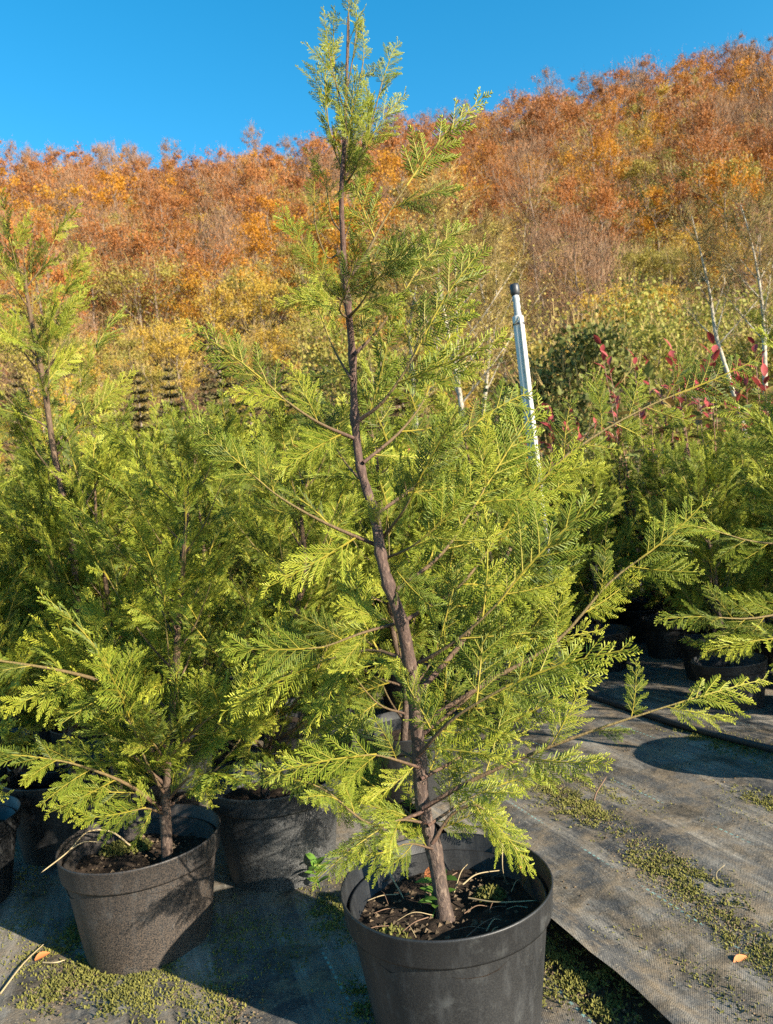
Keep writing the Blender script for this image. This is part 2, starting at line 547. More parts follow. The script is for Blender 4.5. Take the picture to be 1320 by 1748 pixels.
def spray_mesh(seed, L=0.24, wide=0.42, dens=1.0, lean=0.0):
    R = random.Random(seed)
    b = MB()
    n0 = Vector((0, 0, 1))
    npt = 8
    cx, cz = R.uniform(-0.18, 0.18), R.uniform(-0.4, 0.1)
    pts = []
    for i in range(npt):
        t = i / (npt - 1)
        pts.append(Vector((cx * L * t * t, L * t, cz * L * t * t)))
    b.tube(pts, [0.0022 - 0.0012 * i / (npt - 1) for i in range(npt)], 4, (1.0, 0.0, 0.3), (0.5, 0.5, 0.5))
    m = int(L / 0.0205 * dens)
    for k in range(m):
        t = 0.05 + 0.93 * (k + 0.5) / m
        i = min(npt - 2, int(t * (npt - 1)))
        q = pts[i].lerp(pts[i + 1], t * (npt - 1) - i)
        tg = (pts[i + 1] - pts[i]).normalized()
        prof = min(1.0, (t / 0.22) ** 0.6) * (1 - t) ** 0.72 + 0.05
        for s in (-1, 1):
            if R.random() < 0.07: continue
            ln = 1.2 * wide * L * prof * R.uniform(0.6, 1.15)
            a = math.radians(44 - 14 * t + R.uniform(-9, 9))
            sd = n0.cross(tg).normalized()
            d = (tg * math.cos(a) + sd * (s * math.sin(a)) + n0 * R.uniform(-0.38, 0.38)).normalized()
            nn = (n0 + sd * R.uniform(-0.8, 0.8) + tg * R.uniform(-0.4, 0.4))
            nn = (nn - d * nn.dot(d)).normalized()
            if ln > 0.014:
                feather(b, R, q + tg * (0.003 * s), d, nn, ln, t)
            else:
                prism(b, q, d, max(ln, 0.006), 0.0012, (0.1, 0.6, .5), (0, 0.95, .5), n0)
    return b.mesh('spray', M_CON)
SPRAYS = [spray_mesh(100 + i, 0.24, w) for i, w in enumerate((0.34, 0.38, 0.42, 0.46, 0.30, 0.40, 0.36, 0.44, 0.33, 0.39))]
SLIM = [spray_mesh(200 + i, 0.24, w, 1.0) for i, w in enumerate((0.22, 0.25, 0.20))]

def frame(p, d, n, s):
    d = d.normalized()
    n = (n - d * n.dot(d))
    if n.length < 1e-5: n = d.orthogonal()
    n.normalize()
    x = d.cross(n)
    return Matrix(((x.x * s, d.x * s, n.x * s, p.x), (x.y * s, d.y * s, n.y * s, p.y), (x.z * s, d.z * s, n.z * s, p.z), (0, 0, 0, 1)))

def smooth_path(pts, sub=4):
    pts = [Vector(p) for p in pts]
    if len(pts) < 3:
        return [pts[0].lerp(pts[-1], i / (sub * 2)) for i in range(sub * 2 + 1)]
    out = []
    P = [pts[0] * 2 - pts[1]] + pts + [pts[-1] * 2 - pts[-2]]
    for i in range(1, len(P) - 2):
        a, bb, c, d = P[i - 1], P[i], P[i + 1], P[i + 2]
        for k in range(sub):
            t = k / sub
            out.append(0.5 * ((2 * bb) + (c - a) * t + (2 * a - 5 * bb + 4 * c - d) * t * t + (3 * bb - a - 3 * c + d) * t ** 3))
    out.append(pts[-1])
    return out

def add_branch(root, R, pts, r0, spacing=0.055, size=0.8, start=0.18, red=0.7, nrm=None, droop=0.0, slim=False, tip_size=None, rollv=0.7):
    """woody branch in plant space with sprays as sub-parts"""
    path = smooth_path(pts)
    b = MB()
    n = len(path)
    b.tube(path, [max(0.0011, r0 * (1 - 0.8 * i / (n - 1))) for i in range(n)], 5, (red * 0.6, 0, 0), (red, 0.35, 0))
    br = put('branch', b.mesh('branch', M_BARK, True), root)
    L = sum((path[i + 1] - path[i]).length for i in range(n - 1))
    up = Vector((0, 0, 1))
    acc = 0.0
    nxt = L * start
    side = R.choice((-1, 1))
    for i in range(n - 1):
        seg = (path[i + 1] - path[i])
        sl = seg.length
        if sl < 1e-6: continue
        tg = seg / sl
        while nxt < acc + sl and nxt < L * 0.97:
            t = nxt / L
            q = path[i] + tg * (nxt - acc)
            base_n = nrm if nrm is not None else up
            pn = (base_n - tg * base_n.dot(tg))
            if pn.length < 0.2: pn = tg.orthogonal()
            pn.normalize()
            roll = R.gauss(0, rollv)
            sd = tg.cross(pn)
            sd2 = sd * math.cos(roll) + pn * math.sin(roll)
            pn2 = pn * math.cos(roll) - sd * math.sin(roll)
            a = math.radians(R.uniform(34, 58))
            d = tg * math.cos(a) + sd2 * (side * math.sin(a)) + up * R.uniform(-0.05, 0.2) - up * droop
            sz = size * R.uniform(0.7, 1.2) * (1 - 0.45 * t) * min(1, 0.6 + t * 2)
            me = R.choice(SLIM if slim else SPRAYS)
            put('spray', me, br, frame(q, d, pn2 + Vector((R.uniform(-.3, .3), R.uniform(-.3, .3), R.uniform(-.3, .3))), sz))
            side = -side
            nxt += spacing * R.uniform(0.7, 1.3)
        acc += sl
    tg = (path[-1] - path[-3]).normalized()
    base_n = (nrm if nrm is not None else up) + Vector((R.uniform(-.6, .6), R.uniform(-.6, .6), 0))
    # the end of the branch carries on as one long spray
    put('spray', R.choice(SLIM if slim else SPRAYS), br, frame(path[-1] - tg * 0.05 * size, tg, base_n, (tip_size or size) * R.uniform(0.9, 1.15)))
    return br

# ------------------------------------------------------------------ pots
def pot_meshes(Rr, H, mat, seed):
    th = 0.004
    rb, rt = Rr * 0.76, Rr * 0.925
    band = 0.047
    b = MB()
    b.lathe([(0.001, 0.006), (rb - 0.012, 0.006), (rb - 0.006, 0.0), (rb, 0.004), (rb + 0.001, 0.014), (rt, H - band + 0.004), (rt + 0.0005, H - band + 0.02),
             (rt - th, H - band + 0.02), (rb - th, 0.02), (0.001, 0.02)], 72, wob=0.012, seed=seed)
    wall = b.mesh('pot', mat, True)
    b = MB()
    b.lathe([(rt + 0.0006, H - band + 0.006), (Rr * 0.965, H - band), (Rr * 0.972, H - band + 0.004), (Rr * 0.992, H - 0.006), (Rr, H - 0.003), (Rr - 0.001, H), (Rr - th, H - 0.001),
             (Rr * 0.975 - th, H - band + 0.012), (rt - th - 0.001, H - band + 0.006), (rt - th - 0.0025, H - band - 0.004)], 72, wob=0.012, seed=seed)
    rim = b.mesh('rim', mat, True)
    b = MB()
    ctr = b.vert((0, 0, H - 0.055))
    prev = None
    sr = Rr * 0.91
    for k in range(1, 15):
        ring = []
        for j in range(48):
            a = 2 * math.pi * j / 48
            r = sr * k / 14
            x, y = r * math.cos(a), r * math.sin(a)
            z = H - 0.062 + 0.016 * noise.noise(Vector((x * 14 + seed, y * 14, 1))) + 0.008 * noise.noise(Vector((x * 50, y * 50, seed)))
            ring.append(b.vert((x, y, z)))
        for j in range(48):
            if prev is None: b.face((ctr, ring[j], ring[(j + 1) % 48]))
            else: b.face((prev[j], ring[j], ring[(j + 1) % 48], prev[(j + 1) % 48]))
        prev = ring
    soil = b.mesh('soil', M_SOIL, True)
    return wall, rim, soil
POT_STD = pot_meshes(0.17, 0.235, M_POT, 1)
def add_pot(root, meshes):
    p = put('pot', meshes[0], root)
    put('rim', meshes[1], p)
    put('soil', meshes[2], p)
    return p

def leaf_shape(b, p, d, n, L, W, c, fold=0.15, rows=4):
    d = d.normalized()
    sd = d.cross(n).normalized(); n = sd.cross(d)
    prev = None
    for i in range(rows + 1):
        t = i / rows
        w = W * math.sin(math.pi * min(0.98, t * 0.92 + 0.06)) ** 0.85
        q = p + d * (L * t) - n * (0.18 * L * t * t)
        a = b.vert(q + sd * w + n * fold * w, c); m = b.vert(q, c); e = b.vert(q - sd * w + n * fold * w, c)
        if prev:
            b.face((prev[0], prev[1], m, a)); b.face((prev[1], prev[2], e, m))
        prev = (a, m, e)

# ------------------------------------------------------------------ generic potted conifers
def trunk_obj(root, pts, r0, r1, sides=8, power=0.8):
    path = smooth_path(pts, 6)
    n = len(path)
    b = MB()
    rad = []
    for i in range(n):
        t = i / (n - 1)
        rad.append(max(r1, r0 * (1 - t) ** power + r1 * t) * (1 + 0.10 * noise.noise(Vector((t * 40, r0 * 100, 0)))))
    b.tube(path, rad, sides, (0, 0, 0), (0.9, 0.1, 0))
    put('trunk', b.mesh('trunk', M_BARK, True), root)
    return path

def generic_conifer(seed, H, nb=26, width=0.30, spacing=0.075, size=0.95):
    R = random.Random(seed)
    root = empty('potted_conifer')
    add_pot(root, POT_STD)
    zb = 0.18
    lx, ly = R.uniform(-0.07, 0.07), R.uniform(-0.07, 0.07)
    pts = [Vector((R.uniform(-.02, .02), R.uniform(-.02, .02), zb))]
    for k in range(1, 7):
        t = k / 6
        pts.append(Vector((lx * t + R.uniform(-.018, .018), ly * t + R.uniform(-.018, .018), zb + (H - zb - 0.2) * t)))
    path = trunk_obj(root, pts, 0.012, 0.003)
    for k in range(nb):
        t = 0.07 + 0.9 * ((k + R.random() * 0.6) / nb)
        idx = min(len(path) - 2, int(t * (len(path) - 1)))
        q = path[idx]
        az = k * 2.399 + R.uniform(-0.4, 0.4)
        L = width * (1.12 - 0.75 * t) * R.uniform(0.75, 1.2)
        el = math.radians(R.uniform(25, 50) + 22 * t)
        d = Vector((math.cos(az) * math.cos(el), math.sin(az) * math.cos(el), math.sin(el)))
        p1 = q + d * L * 0.5 - Vector((0, 0, 0.015))
        p2 = q + d * L + Vector((0, 0, L * 0.22))
        add_branch(root, R, [q, p1, p2], 0.0045 * (1.1 - 0.6 * t), spacing, size * (1.05 - 0.35 * t), 0.15, nrm=None)
    tip = path[-1]
    # leader
    add_branch(root, R, [path[-3], tip, tip + Vector((lx * 0.3, ly * 0.3, 0.08))], 0.003, 0.03, size * 0.7, 0.1, slim=True, tip_size=0.9)
    return root
PROTOS = [generic_conifer(11, 1.30), generic_conifer(12, 1.38, 28, 0.33), generic_conifer(13, 1.22, 24, 0.31), generic_conifer(14, 1.45, 28, 0.30), generic_conifer(15, 1.34, 26, 0.34)]

# ------------------------------------------------------------------ the three hand-placed conifers in front
def hero_conifer():
    R = random.Random(5)
    D = 1.265
    base = px(760, 1505, D)
    root = empty('potted_conifer', (base.x, base.y, 0))
    tag(root, 'tall open conifer with a crooked bare stem in the largest wide black pot', 'conifer')
    off = Vector((base.x, base.y, 0))
    add_pot(root, pot_meshes(0.18, 0.25, M_POT, 9))
    tpx = [(757, 1532), (741, 1450), (722, 1375), (716, 1300), (710, 1220), (700, 1140), (686, 1062), (664, 1000), (650, 945), (640, 880), (616, 800), (606, 715), (602, 610), (593, 510), (586, 420), (583, 330), (588, 240), (592, 130), (594, 20)]
    TP = [px(x, y, D - 0.01 + 0.03 * math.sin(i * 0.7)) - off for i, (x, y) in enumerate(tpx)]
    TP[0].z = min(TP[0].z, 0.185)
    path = smooth_path(TP, 5)
    n = len(path)
    b = MB()
    rad = []
    for i in range(n):
        t = i / (n - 1)
        rad.append((0.0128 * (1 - t) ** 0.85 + 0.0011) * (1 + 0.12 * noise.noise(Vector((t * 60, 1.5, 0)))) + (0.002 if i % 5 == 0 and t < 0.75 else 0))
    b.tube(path, rad, 12, (0, 0, 0), (0.75, 0, 0))
    put('trunk', b.mesh('trunk', M_BARK, True), root)
    def P(x, y, dz): return px(x, y, D + dz) - off
    toward = Vector((0.1, -1, 0.25))
    # pixel paths: list of (x, y, depth offset), radius, spacing, size, start, facing, slim
    BR = [
        # top tuft
        ([(590, 300, 0), (566, 240, -0.01), (556, 170, -0.02)], .0026, .03, .56, .1, 1, 0),
        ([(588, 305, 0), (622, 250, -.02), (645, 170, -.03), (655, 130, -.03)], .003, .03, .56, .1, 1, 0),
        ([(592, 270, 0), (575, 150, .01), (570, 90, .01)], .0024, .03, .52, .1, 1, 1),
        ([(592, 230, 0), (612, 150, 0), (622, 95, 0)], .0022, .03, .50, .15, 1, 1),
        ([(592, 200, 0), (570, 130, -.03), (562, 90, -.04)], .0022, .03, .50, .15, 1, 1),
        ([(593, 130, 0), (596, 60, 0), (595, 10, 0)], .002, .03, .46, .1, 1, 1),
        ([(593, 150, 0), (604, 90, 0), (610, 40, 0)], .002, .03, .46, .1, 1, 1),
        ([(586, 320, 0), (606, 290, -.05), (630, 240, -.07)], .0028, .028, .56, .1, 1, 0),
        ([(588, 310, 0), (590, 270, -.05), (596, 230, -.07)], .0028, .028, .54, .1, 1, 0),
        ([(590, 290, 0), (600, 250, .04), (612, 210, .05)], .0024, .03, .52, .1, 1, 0),
        # upper bare stem
        ([(586, 400, 0), (566, 370, .02), (556, 310, .03)], .0026, .04, .42, .25, 1, 1),
        ([(586, 425, 0), (560, 440, -.01), (540, 390, -.02), (536, 340, -.02)], .0026, .04, .42, .3, 1, 1),
        ([(596, 475, 0), (622, 440, .0), (660, 370, .01), (715, 285, .02)], .0046, .034, .72, .22, 1, 0),
        ([(587, 415, 0), (598, 380, .04), (606, 345, .06)], .0022, .04, .36, .2, 1, 1),
        ([(593, 520, 0), (562, 492, -.02), (540, 455, -.03)], .0032, .038, .50, .2, 1, 0),
        ([(596, 540, 0), (615, 520, -.06), (640, 480, -.10)], .0036, .03, .58, .12, 1, 0),
        ([(596, 545, 0), (580, 530, -.05), (590, 500, -.08)], .003, .03, .46, .15, 1, 0),
        ([(605, 605, 0), (640, 570, .01), (680, 515, .02), (712, 460, .03)], .0046, .034, .72, .2, 1, 0),
        ([(602, 650, 0), (572, 600, .04), (550, 545, .06)], .0036, .04, .62, .2, 1, 0),
        ([(613, 718, 0), (655, 685, -.03), (700, 620, -.05), (728, 560, -.06)], .005, .032, .82, .22, 1, 0),
        ([(604, 748, 0), (545, 722, -.03), (490, 685, -.05), (452, 650, -.06)], .0048, .034, .70, .2, 1, 0),
        ([(620, 790, 0), (680, 740, .06), (720, 690, .09), (740, 640, .1)], .0046, .036, .82, .2, 1, 0),
        ([(626, 830, 0), (590, 790, .10), (560, 740, .15)], .0044, .036, .8, .2, 1, 0),
        ([(640, 880, 0), (720, 820, .08), (770, 760, .12), (800, 730, .14)], .0046, .036, .85, .2, 1, 0),
        ([(642, 930, 0), (560, 895, -.03), (480, 850, -.05), (425, 805, -.06)], .0048, .04, .66, .25, 1, 0),
        ([(652, 920, 0), (690, 870, -.07), (715, 820, -.10)], .004, .03, .60, .12, 1, 0),
        ([(655, 955, 0), (700, 935, -.06), (745, 900, -.09)], .0036, .034, .62, .15, 1, 0),
        ([(672, 1010, 0), (750, 950, .03), (800, 880, .05), (835, 820, .06)], .0054, .034, .9, .2, 1, 0),
        ([(690, 1060, 0), (780, 1005, .08), (840, 930, .12), (880, 870, .14)], .0054, .034, .95, .18, 1, 0),
        ([(686, 1062, 0), (620, 1080, -.05), (560, 1102, -.07), (520, 1108, -.08)], .004, .04, .58, .2, 1, 0),
        ([(700, 1130, 0), (640, 1110, .05), (580, 1120, .08), (520, 1140, .09)], .0046, .036, .85, .15, 1, 0),
        ([(700, 1140, 0), (770, 1100, -.05), (840, 1040, -.08), (880, 990, -.09)], .005, .034, .85, .18, 1, 0),
        ([(708, 1190, 0), (800, 1080, .10), (872, 935, .16), (930, 815, .20), (1010, 748, .22), (1110, 692, .24), (1185, 662, .25)], .0072, .028, .80, .75, 1, 0),
        ([(712, 1240, 0), (840, 1160, .05), (950, 1095, .07), (1040, 995, .08), (1120, 935, .08)], .0066, .04, .68, .22, 1, 0),
        ([(714, 1260, 0), (800, 1190, .10), (880, 1110, .15), (920, 1060, .16)], .005, .034, .88, .15, 1, 0),
        ([(715, 1290, 0), (770, 1230, -.06), (850, 1180, -.09), (910, 1150, -.1)], .005, .034, .85, .15, 1, 0),
        ([(716, 1300, 0), (660, 1270, .06), (610, 1255, .09)], .0044, .036, .78, .15, 1, 0),
        ([(716, 1310, 0), (650, 1290, -.05), (610, 1290, -.07)], .004, .036, .62, .15, 1, 0),
        ([(718, 1330, 0), (790, 1290, .08), (860, 1240, .1), (900, 1220, .1)], .0046, .034, .8, .12, 1, 0),
        ([(722, 1380, 0), (800, 1335, -.02), (900, 1290, -.03), (1010, 1248, -.04), (1110, 1215, -.04), (1190, 1190, -.04)], .0058, .042, .58, .2, 2, 0),
        ([(724, 1385, 0), (640, 1410, -.04), (560, 1352, -.06), (510, 1330, -.07)], .0042, .036, .52, .25, 2, 0),
        ([(728, 1405, 0), (680, 1400, -.05), (640, 1420, -.08)], .0036, .03, .50, .2, 2, 0),
        ([(738, 1440, 0), (772, 1390, .0), (815, 1375, -.02), (850, 1410, -.03)], .005, .032, .52, .3, 2, 0),
        ([(735, 1430, 0), (700, 1390, .04), (650, 1350, .06)], .004, .036, .6, .2, 1, 0),
        ([(730, 1410, 0), (790, 1370, .08), (850, 1340, .12)], .004, .036, .62, .2, 1, 0),
        ([(742, 1450, 0), (700, 1440, -.03), (670, 1450, -.05)], .003, .03, .42, .3, 2, 0),
    ]
    for (pts, r, sp, size, st, facing, slim) in BR:
        pp = [P(*p) for p in pts]
        nrm = toward if facing == 1 else Vector((0.2, -0.7, 0.75))
        yt = pts[0][1]
        k1 = 1.2 if yt > 760 else 1.55 if yt > 340 else 1.0
        add_branch(root, R, pp, r * 0.8, sp * 1.2 * k1, size * (1.1 if yt > 340 else 0.78), st * 0.6, red=0.9, nrm=nrm, slim=bool(slim), rollv=0.4 if yt > 340 else 0.8)
    return root
hero = hero_conifer()

def front_conifer(cx, cy, D, label, trunk_px, branches, seed, fill, potset):
    R = random.Random(seed)
    base = px(cx, cy, D)
    root = empty('potted_conifer', (base.x, base.y, 0))
    tag(root, label, 'conifer')
    off = Vector((base.x, base.y, 0))
    add_pot(root, potset)
    TP = [px(x, y, D + dz) - off for x, y, dz in trunk_px]
    TP[0].z = min(TP[0].z, 0.165)
    path = trunk_obj(root, TP, 0.0125, 0.0028, 10)
    for (pts, r, sp, size, st, fac) in branches:
        pp = [px(x, y, D + dz) - off for x, y, dz in pts]
        nrm = Vector((0.1, -1, 0.25)) if fac == 1 else Vector((0.2, -0.6, 0.8))
        add_branch(root, R, pp, r, sp * 0.8, size * 1.2, st, red=1.0, nrm=nrm, rollv=0.5)
    nb, t0, width = fill
    for k in range(nb):
        t = t0 + (0.97 - t0) * ((k + R.random() * 0.6) / nb)
        q = path[min(len(path) - 2, int(t * (len(path) - 1)))]
        az = k * 2.399 + R.uniform(-0.4, 0.4)
        L = width * (1.1 - 0.7 * t) * R.uniform(0.75, 1.2)
        el = math.radians(R.uniform(25, 50) + 20 * t)
        d = Vector((math.cos(az) * math.cos(el), math.sin(az) * math.cos(el), math.sin(el)))
        add_branch(root, R, [q, q + d * L * 0.5, q + d * L + Vector((0, 0, L * 0.22))], 0.0042 * (1.1 - 0.6 * t), 0.055, 0.82 * (1.05 - 0.35 * t), 0.15)
    tip = path[-1]
    add_branch(root, R, [path[-4], tip, tip + Vector((0, 0, 0.07))], 0.0026, 0.03, 0.55, 0.1, slim=True)
    return root
POT_DUSTY = pot_meshes(0.17, 0.235, M_POT_DUSTY, 21)
POT_SECOND = pot_meshes(0.17, 0.25, M_POT_GREY, 33)
front_conifer(240, 1425, 1.613, 'bushy conifer in a dusty brown-stained pot with a dry stem over its rim',
    [(283, 1440, 0), (283, 1380, 0), (288, 1320, .0), (297, 1200, .03), (303, 1100, .05), (310, 1000, .06), (318, 900, .07), (322, 830, .08)],
    [([(280, 1385, 0), (220, 1340, -.06), (140, 1308, -.10), (70, 1292, -.12)], .0055, .04, .62, .15, 2),
     ([(287, 1320, 0), (250, 1270, -.05), (215, 1225, -.08), (195, 1170, -.08)], .0058, .05, .70, .3, 1),
     ([(290, 1240, 0), (215, 1180, -.06), (120, 1148, -.10), (0, 1128, -.12), (-60, 1120, -.12)], .0062, .055, .62, .3, 2),
     ([(284, 1370, 0), (320, 1330, -.05), (350, 1320, -.08)], .004, .04, .55, .15, 2),
     ([(283, 1390, 0), (250, 1380, -.06), (225, 1385, -.08)], .0036, .04, .48, .2, 2),
     ([(290, 1290, 0), (340, 1240, -.06), (380, 1210, -.09)], .0046, .042, .66, .15, 1),
     ([(288, 1310, 0), (270, 1280, -.10), (255, 1260, -.15)], .004, .04, .58, .15, 1)],
    41, (27, 0.13, 0.32), POT_DUSTY)
front_conifer(470, 1332, 1.88, 'bushy conifer in the pot with a small weed growing beside its base',
    [(450, 1350, 0), (455, 1290, 0), (470, 1200, .02), (490, 1100, .03), (520, 980, .03), (515, 880, .04), (530, 800, .04)],
    [([(456, 1290, 0), (430, 1260, -.08), (380, 1235, -.12)], .005, .045, .7, .2, 2),
     ([(458, 1270, 0), (510, 1240, -.06), (550, 1200, -.09)], .005, .045, .7, .2, 2),
     ([(455, 1300, 0), (470, 1290, -.10), (520, 1320, -.16), (560, 1350, -.18)], .0045, .045, .55, .2, 2)],
    43, (28, 0.12, 0.32), POT_SECOND)

# ------------------------------------------------------------------ the blocks of look-alike conifers
kids_index()
R = random.Random(77)
spots = []
taken = [Vector((0.04, 1.265, 0)), Vector((-0.596, 1.613, 0)), Vector((-0.344, 1.88, 0))]
uL = to_row(Vector((-0.344, 1.88, 0)))
for j in range(-1, 13):
    for i in range(-9, 4):
        u = uL[0] + 0.03 + i * 0.40 + (0.2 if j % 2 else 0) + R.uniform(-.05, .05)
        v = uL[1] + 0.30 + j * 0.36 + R.uniform(-.05, .05)
        p = from_row(u, v)
        if i == 1 and (j % 2 or j < 0): continue
        if i >= 2 and p.y < (2.7 if i == 2 else 3.1): continue
        if p.y < 1.72 or abs(p.x / p.y) > 0.66 or p.y > 5.6: continue
        if min((p - q).length for q in taken) < 0.33: continue
        spots.append((p, 'left'))
left_spots = [q for q, _ in spots]
uR = to_row(Vector((1.27, 2.86, 0)))
for j in range(-3, 12):
    for i in range(0, 6):
        u = uR[0] + i * 0.42 + (0.2 if j % 2 else 0) + R.uniform(-.05, .05)
        v = uR[1] + j * 0.40 + R.uniform(-.05, .05)
        p = from_row(u, v)
        if p.y < 2.0 or abs(p.x / p.y) > 1.0 or p.y > 5.6: continue
        if (p - Vector((1.35, 2.05, 0))).length < 0.35: continue
        if min((p - q).length for q in left_spots) < 0.3: continue
        spots.append((p, 'right'))
LAB = {'left': ('yellow-green potted conifer packed in the block behind the dusty pot', 'conifers standing in the dense block behind the front pots'),
       'right': ('yellow-green potted conifer in the block across the fabric path', 'conifers standing in the block across the path')}
used = set()
for k, (p, side) in enumerate(spots):
    pi = R.randrange(len(PROTOS))
    src = PROTOS[pi]
    if pi not in used:
        o = src; used.add(pi)
    else:
        o = copy_tree(src)
    o.location = (p.x, p.y, 0.006)
    o.rotation_euler = (R.uniform(-.04, .04), R.uniform(-.04, .04), R.uniform(0, 6.28))
    s = R.uniform(0.86, 1.04)
    if side == 'right': s *= 0.92
    o.scale = (s, s, s)
    lab, grp = LAB[side]
    for (sx, sy, own) in ((-1.15, 1.85, 'conifer in the half-hidden pot standing beside the dusty brown-stained pot'), (-0.81, 2.05, 'conifer standing directly behind the one in the dusty brown-stained pot'),
                          (0.01, 2.29, 'conifer at the path edge straight behind the largest wide black pot')):
        if abs(p.x - sx) < 0.04 and abs(p.y - sy) < 0.04: lab = own
    tag(o, lab, 'conifer', grp)
print('conifer spots', len(spots))

# a taller one at the left edge, its thin dark top over the others
tall = front_conifer(110, 1290, 2.15, 'tallest conifer of the left block with a thin dark top rising above its neighbours',
    [(120, 1300, 0), (125, 1150, 0), (130, 1000, 0), (115, 880, 0), (92, 770, 0), (76, 660, 0), (58, 570, 0), (46, 500, 0), (42, 450, 0)],
    [([(60, 580, 0), (90, 545, 0), (108, 530, 0)], .003, .05, .40, .3, 1),
     ([(75, 655, 0), (90, 610, 0), (108, 570, 0)], .003, .05, .45, .3, 1),
     ([(70, 640, 0), (40, 600, -.03), (15, 570, -.05)], .0035, .045, .55, .2, 1),
     ([(52, 530, 0), (25, 490, -.02), (10, 465, -.03)], .0026, .045, .40, .25, 1),
     ([(95, 780, 0), (140, 720, 0), (170, 690, 0)], .004, .05, .6, .3, 1)],
    51, (18, 0.12, 0.34), POT_STD)

front_conifer(1500, 1130, 2.05, 'conifer by the hose with bright flat branches hanging out over the fabric path',
    [(1500, 1140, 0), (1490, 1020, 0), (1475, 900, 0), (1462, 780, 0), (1450, 680, 0), (1440, 600, 0)],
    [([(1490, 1010, 0), (1400, 1030, -.05), (1290, 1055, -.10), (1200, 1052, -.13)], .006, .045, .72, .15, 2),
     ([(1490, 1030, 0), (1400, 1080, -.10), (1310, 1090, -.16)], .005, .045, .66, .15, 2),
     ([(1475, 930, 0), (1390, 930, -.02), (1290, 925, -.04), (1220, 905, -.05)], .0055, .045, .66, .2, 2),
     ([(1470, 840, 0), (1390, 790, 0), (1330, 740, 0)], .005, .045, .8, .2, 1)],
    57, (20, 0.12, 0.34), POT_STD)

# ------------------------------------------------------------------ photinia with red young leaves
def leaf_mesh(mat, L, W, seed):
    R = random.Random(seed)
    b = MB()
    for _ in range(1):
        leaf_shape(b, Vector((0, 0, 0)), Vector((0, 1, 0)), Vector((0, 0, 1)), L, W, (R.random(), 0, 0), 0.3, 5)
    return b.mesh('leaf', mat, True)
RED_LEAVES = [leaf_mesh(M_RED, 0.09, 0.02, i) for i in range(4)]
GRN_LEAVES = [leaf_mesh(M_PGREEN, 0.11, 0.027, 10 + i) for i in range(4)]
M_PSTEM = flat_mat('photinia_stem', (0.20, 0.09, 0.05), 0.6, 0.3)
def photinia(loc, H, seed, label):
    R = random.Random(seed)
    root = empty('potted_photinia', loc)
    tag(root, label, 'shrub', 'red-tipped shrubs behind the conifers')
    add_pot(root, POT_STD)
    ns = 6
    for k in range(ns):
        az = k * 2.4 + R.uniform(-.4, .4)
        sp = R.uniform(0.08, 0.26)
        h = H * R.uniform(0.78, 1.0)
        top = Vector((math.cos(az) * sp, math.sin(az) * sp, h))
        mid = Vector((math.cos(az) * sp * 0.6, math.sin(az) * sp * 0.6, 0.2 + h * 0.4))
        path = smooth_path([Vector((0, 0, 0.17)), mid, top], 6)
        b = MB(); b.tube(path, [0.007 * (1 - 0.75 * i / (len(path) - 1)) for i in range(len(path))], 5)
        st = put('stem', b.mesh('stem', M_PSTEM, True), root)
        n = len(path)
        nl = 26
        for q in range(nl):
            t = 0.25 + 0.75 * q / (nl - 1)
            i = min(n - 2, int(t * (n - 1)))
            p = path[i].lerp(path[i + 1], t * (n - 1) - i)
            a = q * 2.4 + R.uniform(-.3, .3)
            top_k = max(0, (t - 0.72) / 0.28)
            el = math.radians(5 + 62 * top_k + R.uniform(-15, 15))
            d = Vector((math.cos(a) * math.cos(el), math.sin(a) * math.cos(el), math.sin(el)))
            red = R.random() < (0.12 + 1.1 * top_k)
            me = R.choice(RED_LEAVES if red else GRN_LEAVES)
            nn = Vector((-d.x * d.z, -d.y * d.z, 1 - d.z * d.z)) + Vector((R.uniform(-.4, .4), R.uniform(-.4, .4), 0))
            put('leaf', me, st, frame(p, d, nn, R.uniform(0.7, 1.1) * (0.85 if red else 1.0)))
    return root
PH = [(1080, 590, 4.3), (1185, 600, 4.0), (1285, 590, 3.9), (1330, 620, 4.3), (1010, 690, 4.8), (895, 730, 5.0), (745, 770, 5.3), (820, 745, 5.6), (1240, 640, 4.8), (1140, 650, 5.2), (960, 700, 5.6)]
for k, (x, y, d) in enumerate(PH):
    p = px(x, y, d)
    photinia((p.x, p.y, 0.006), p.z + 0.06, 300 + k, 'leafy shrub with red young leaves rising behind the conifers')

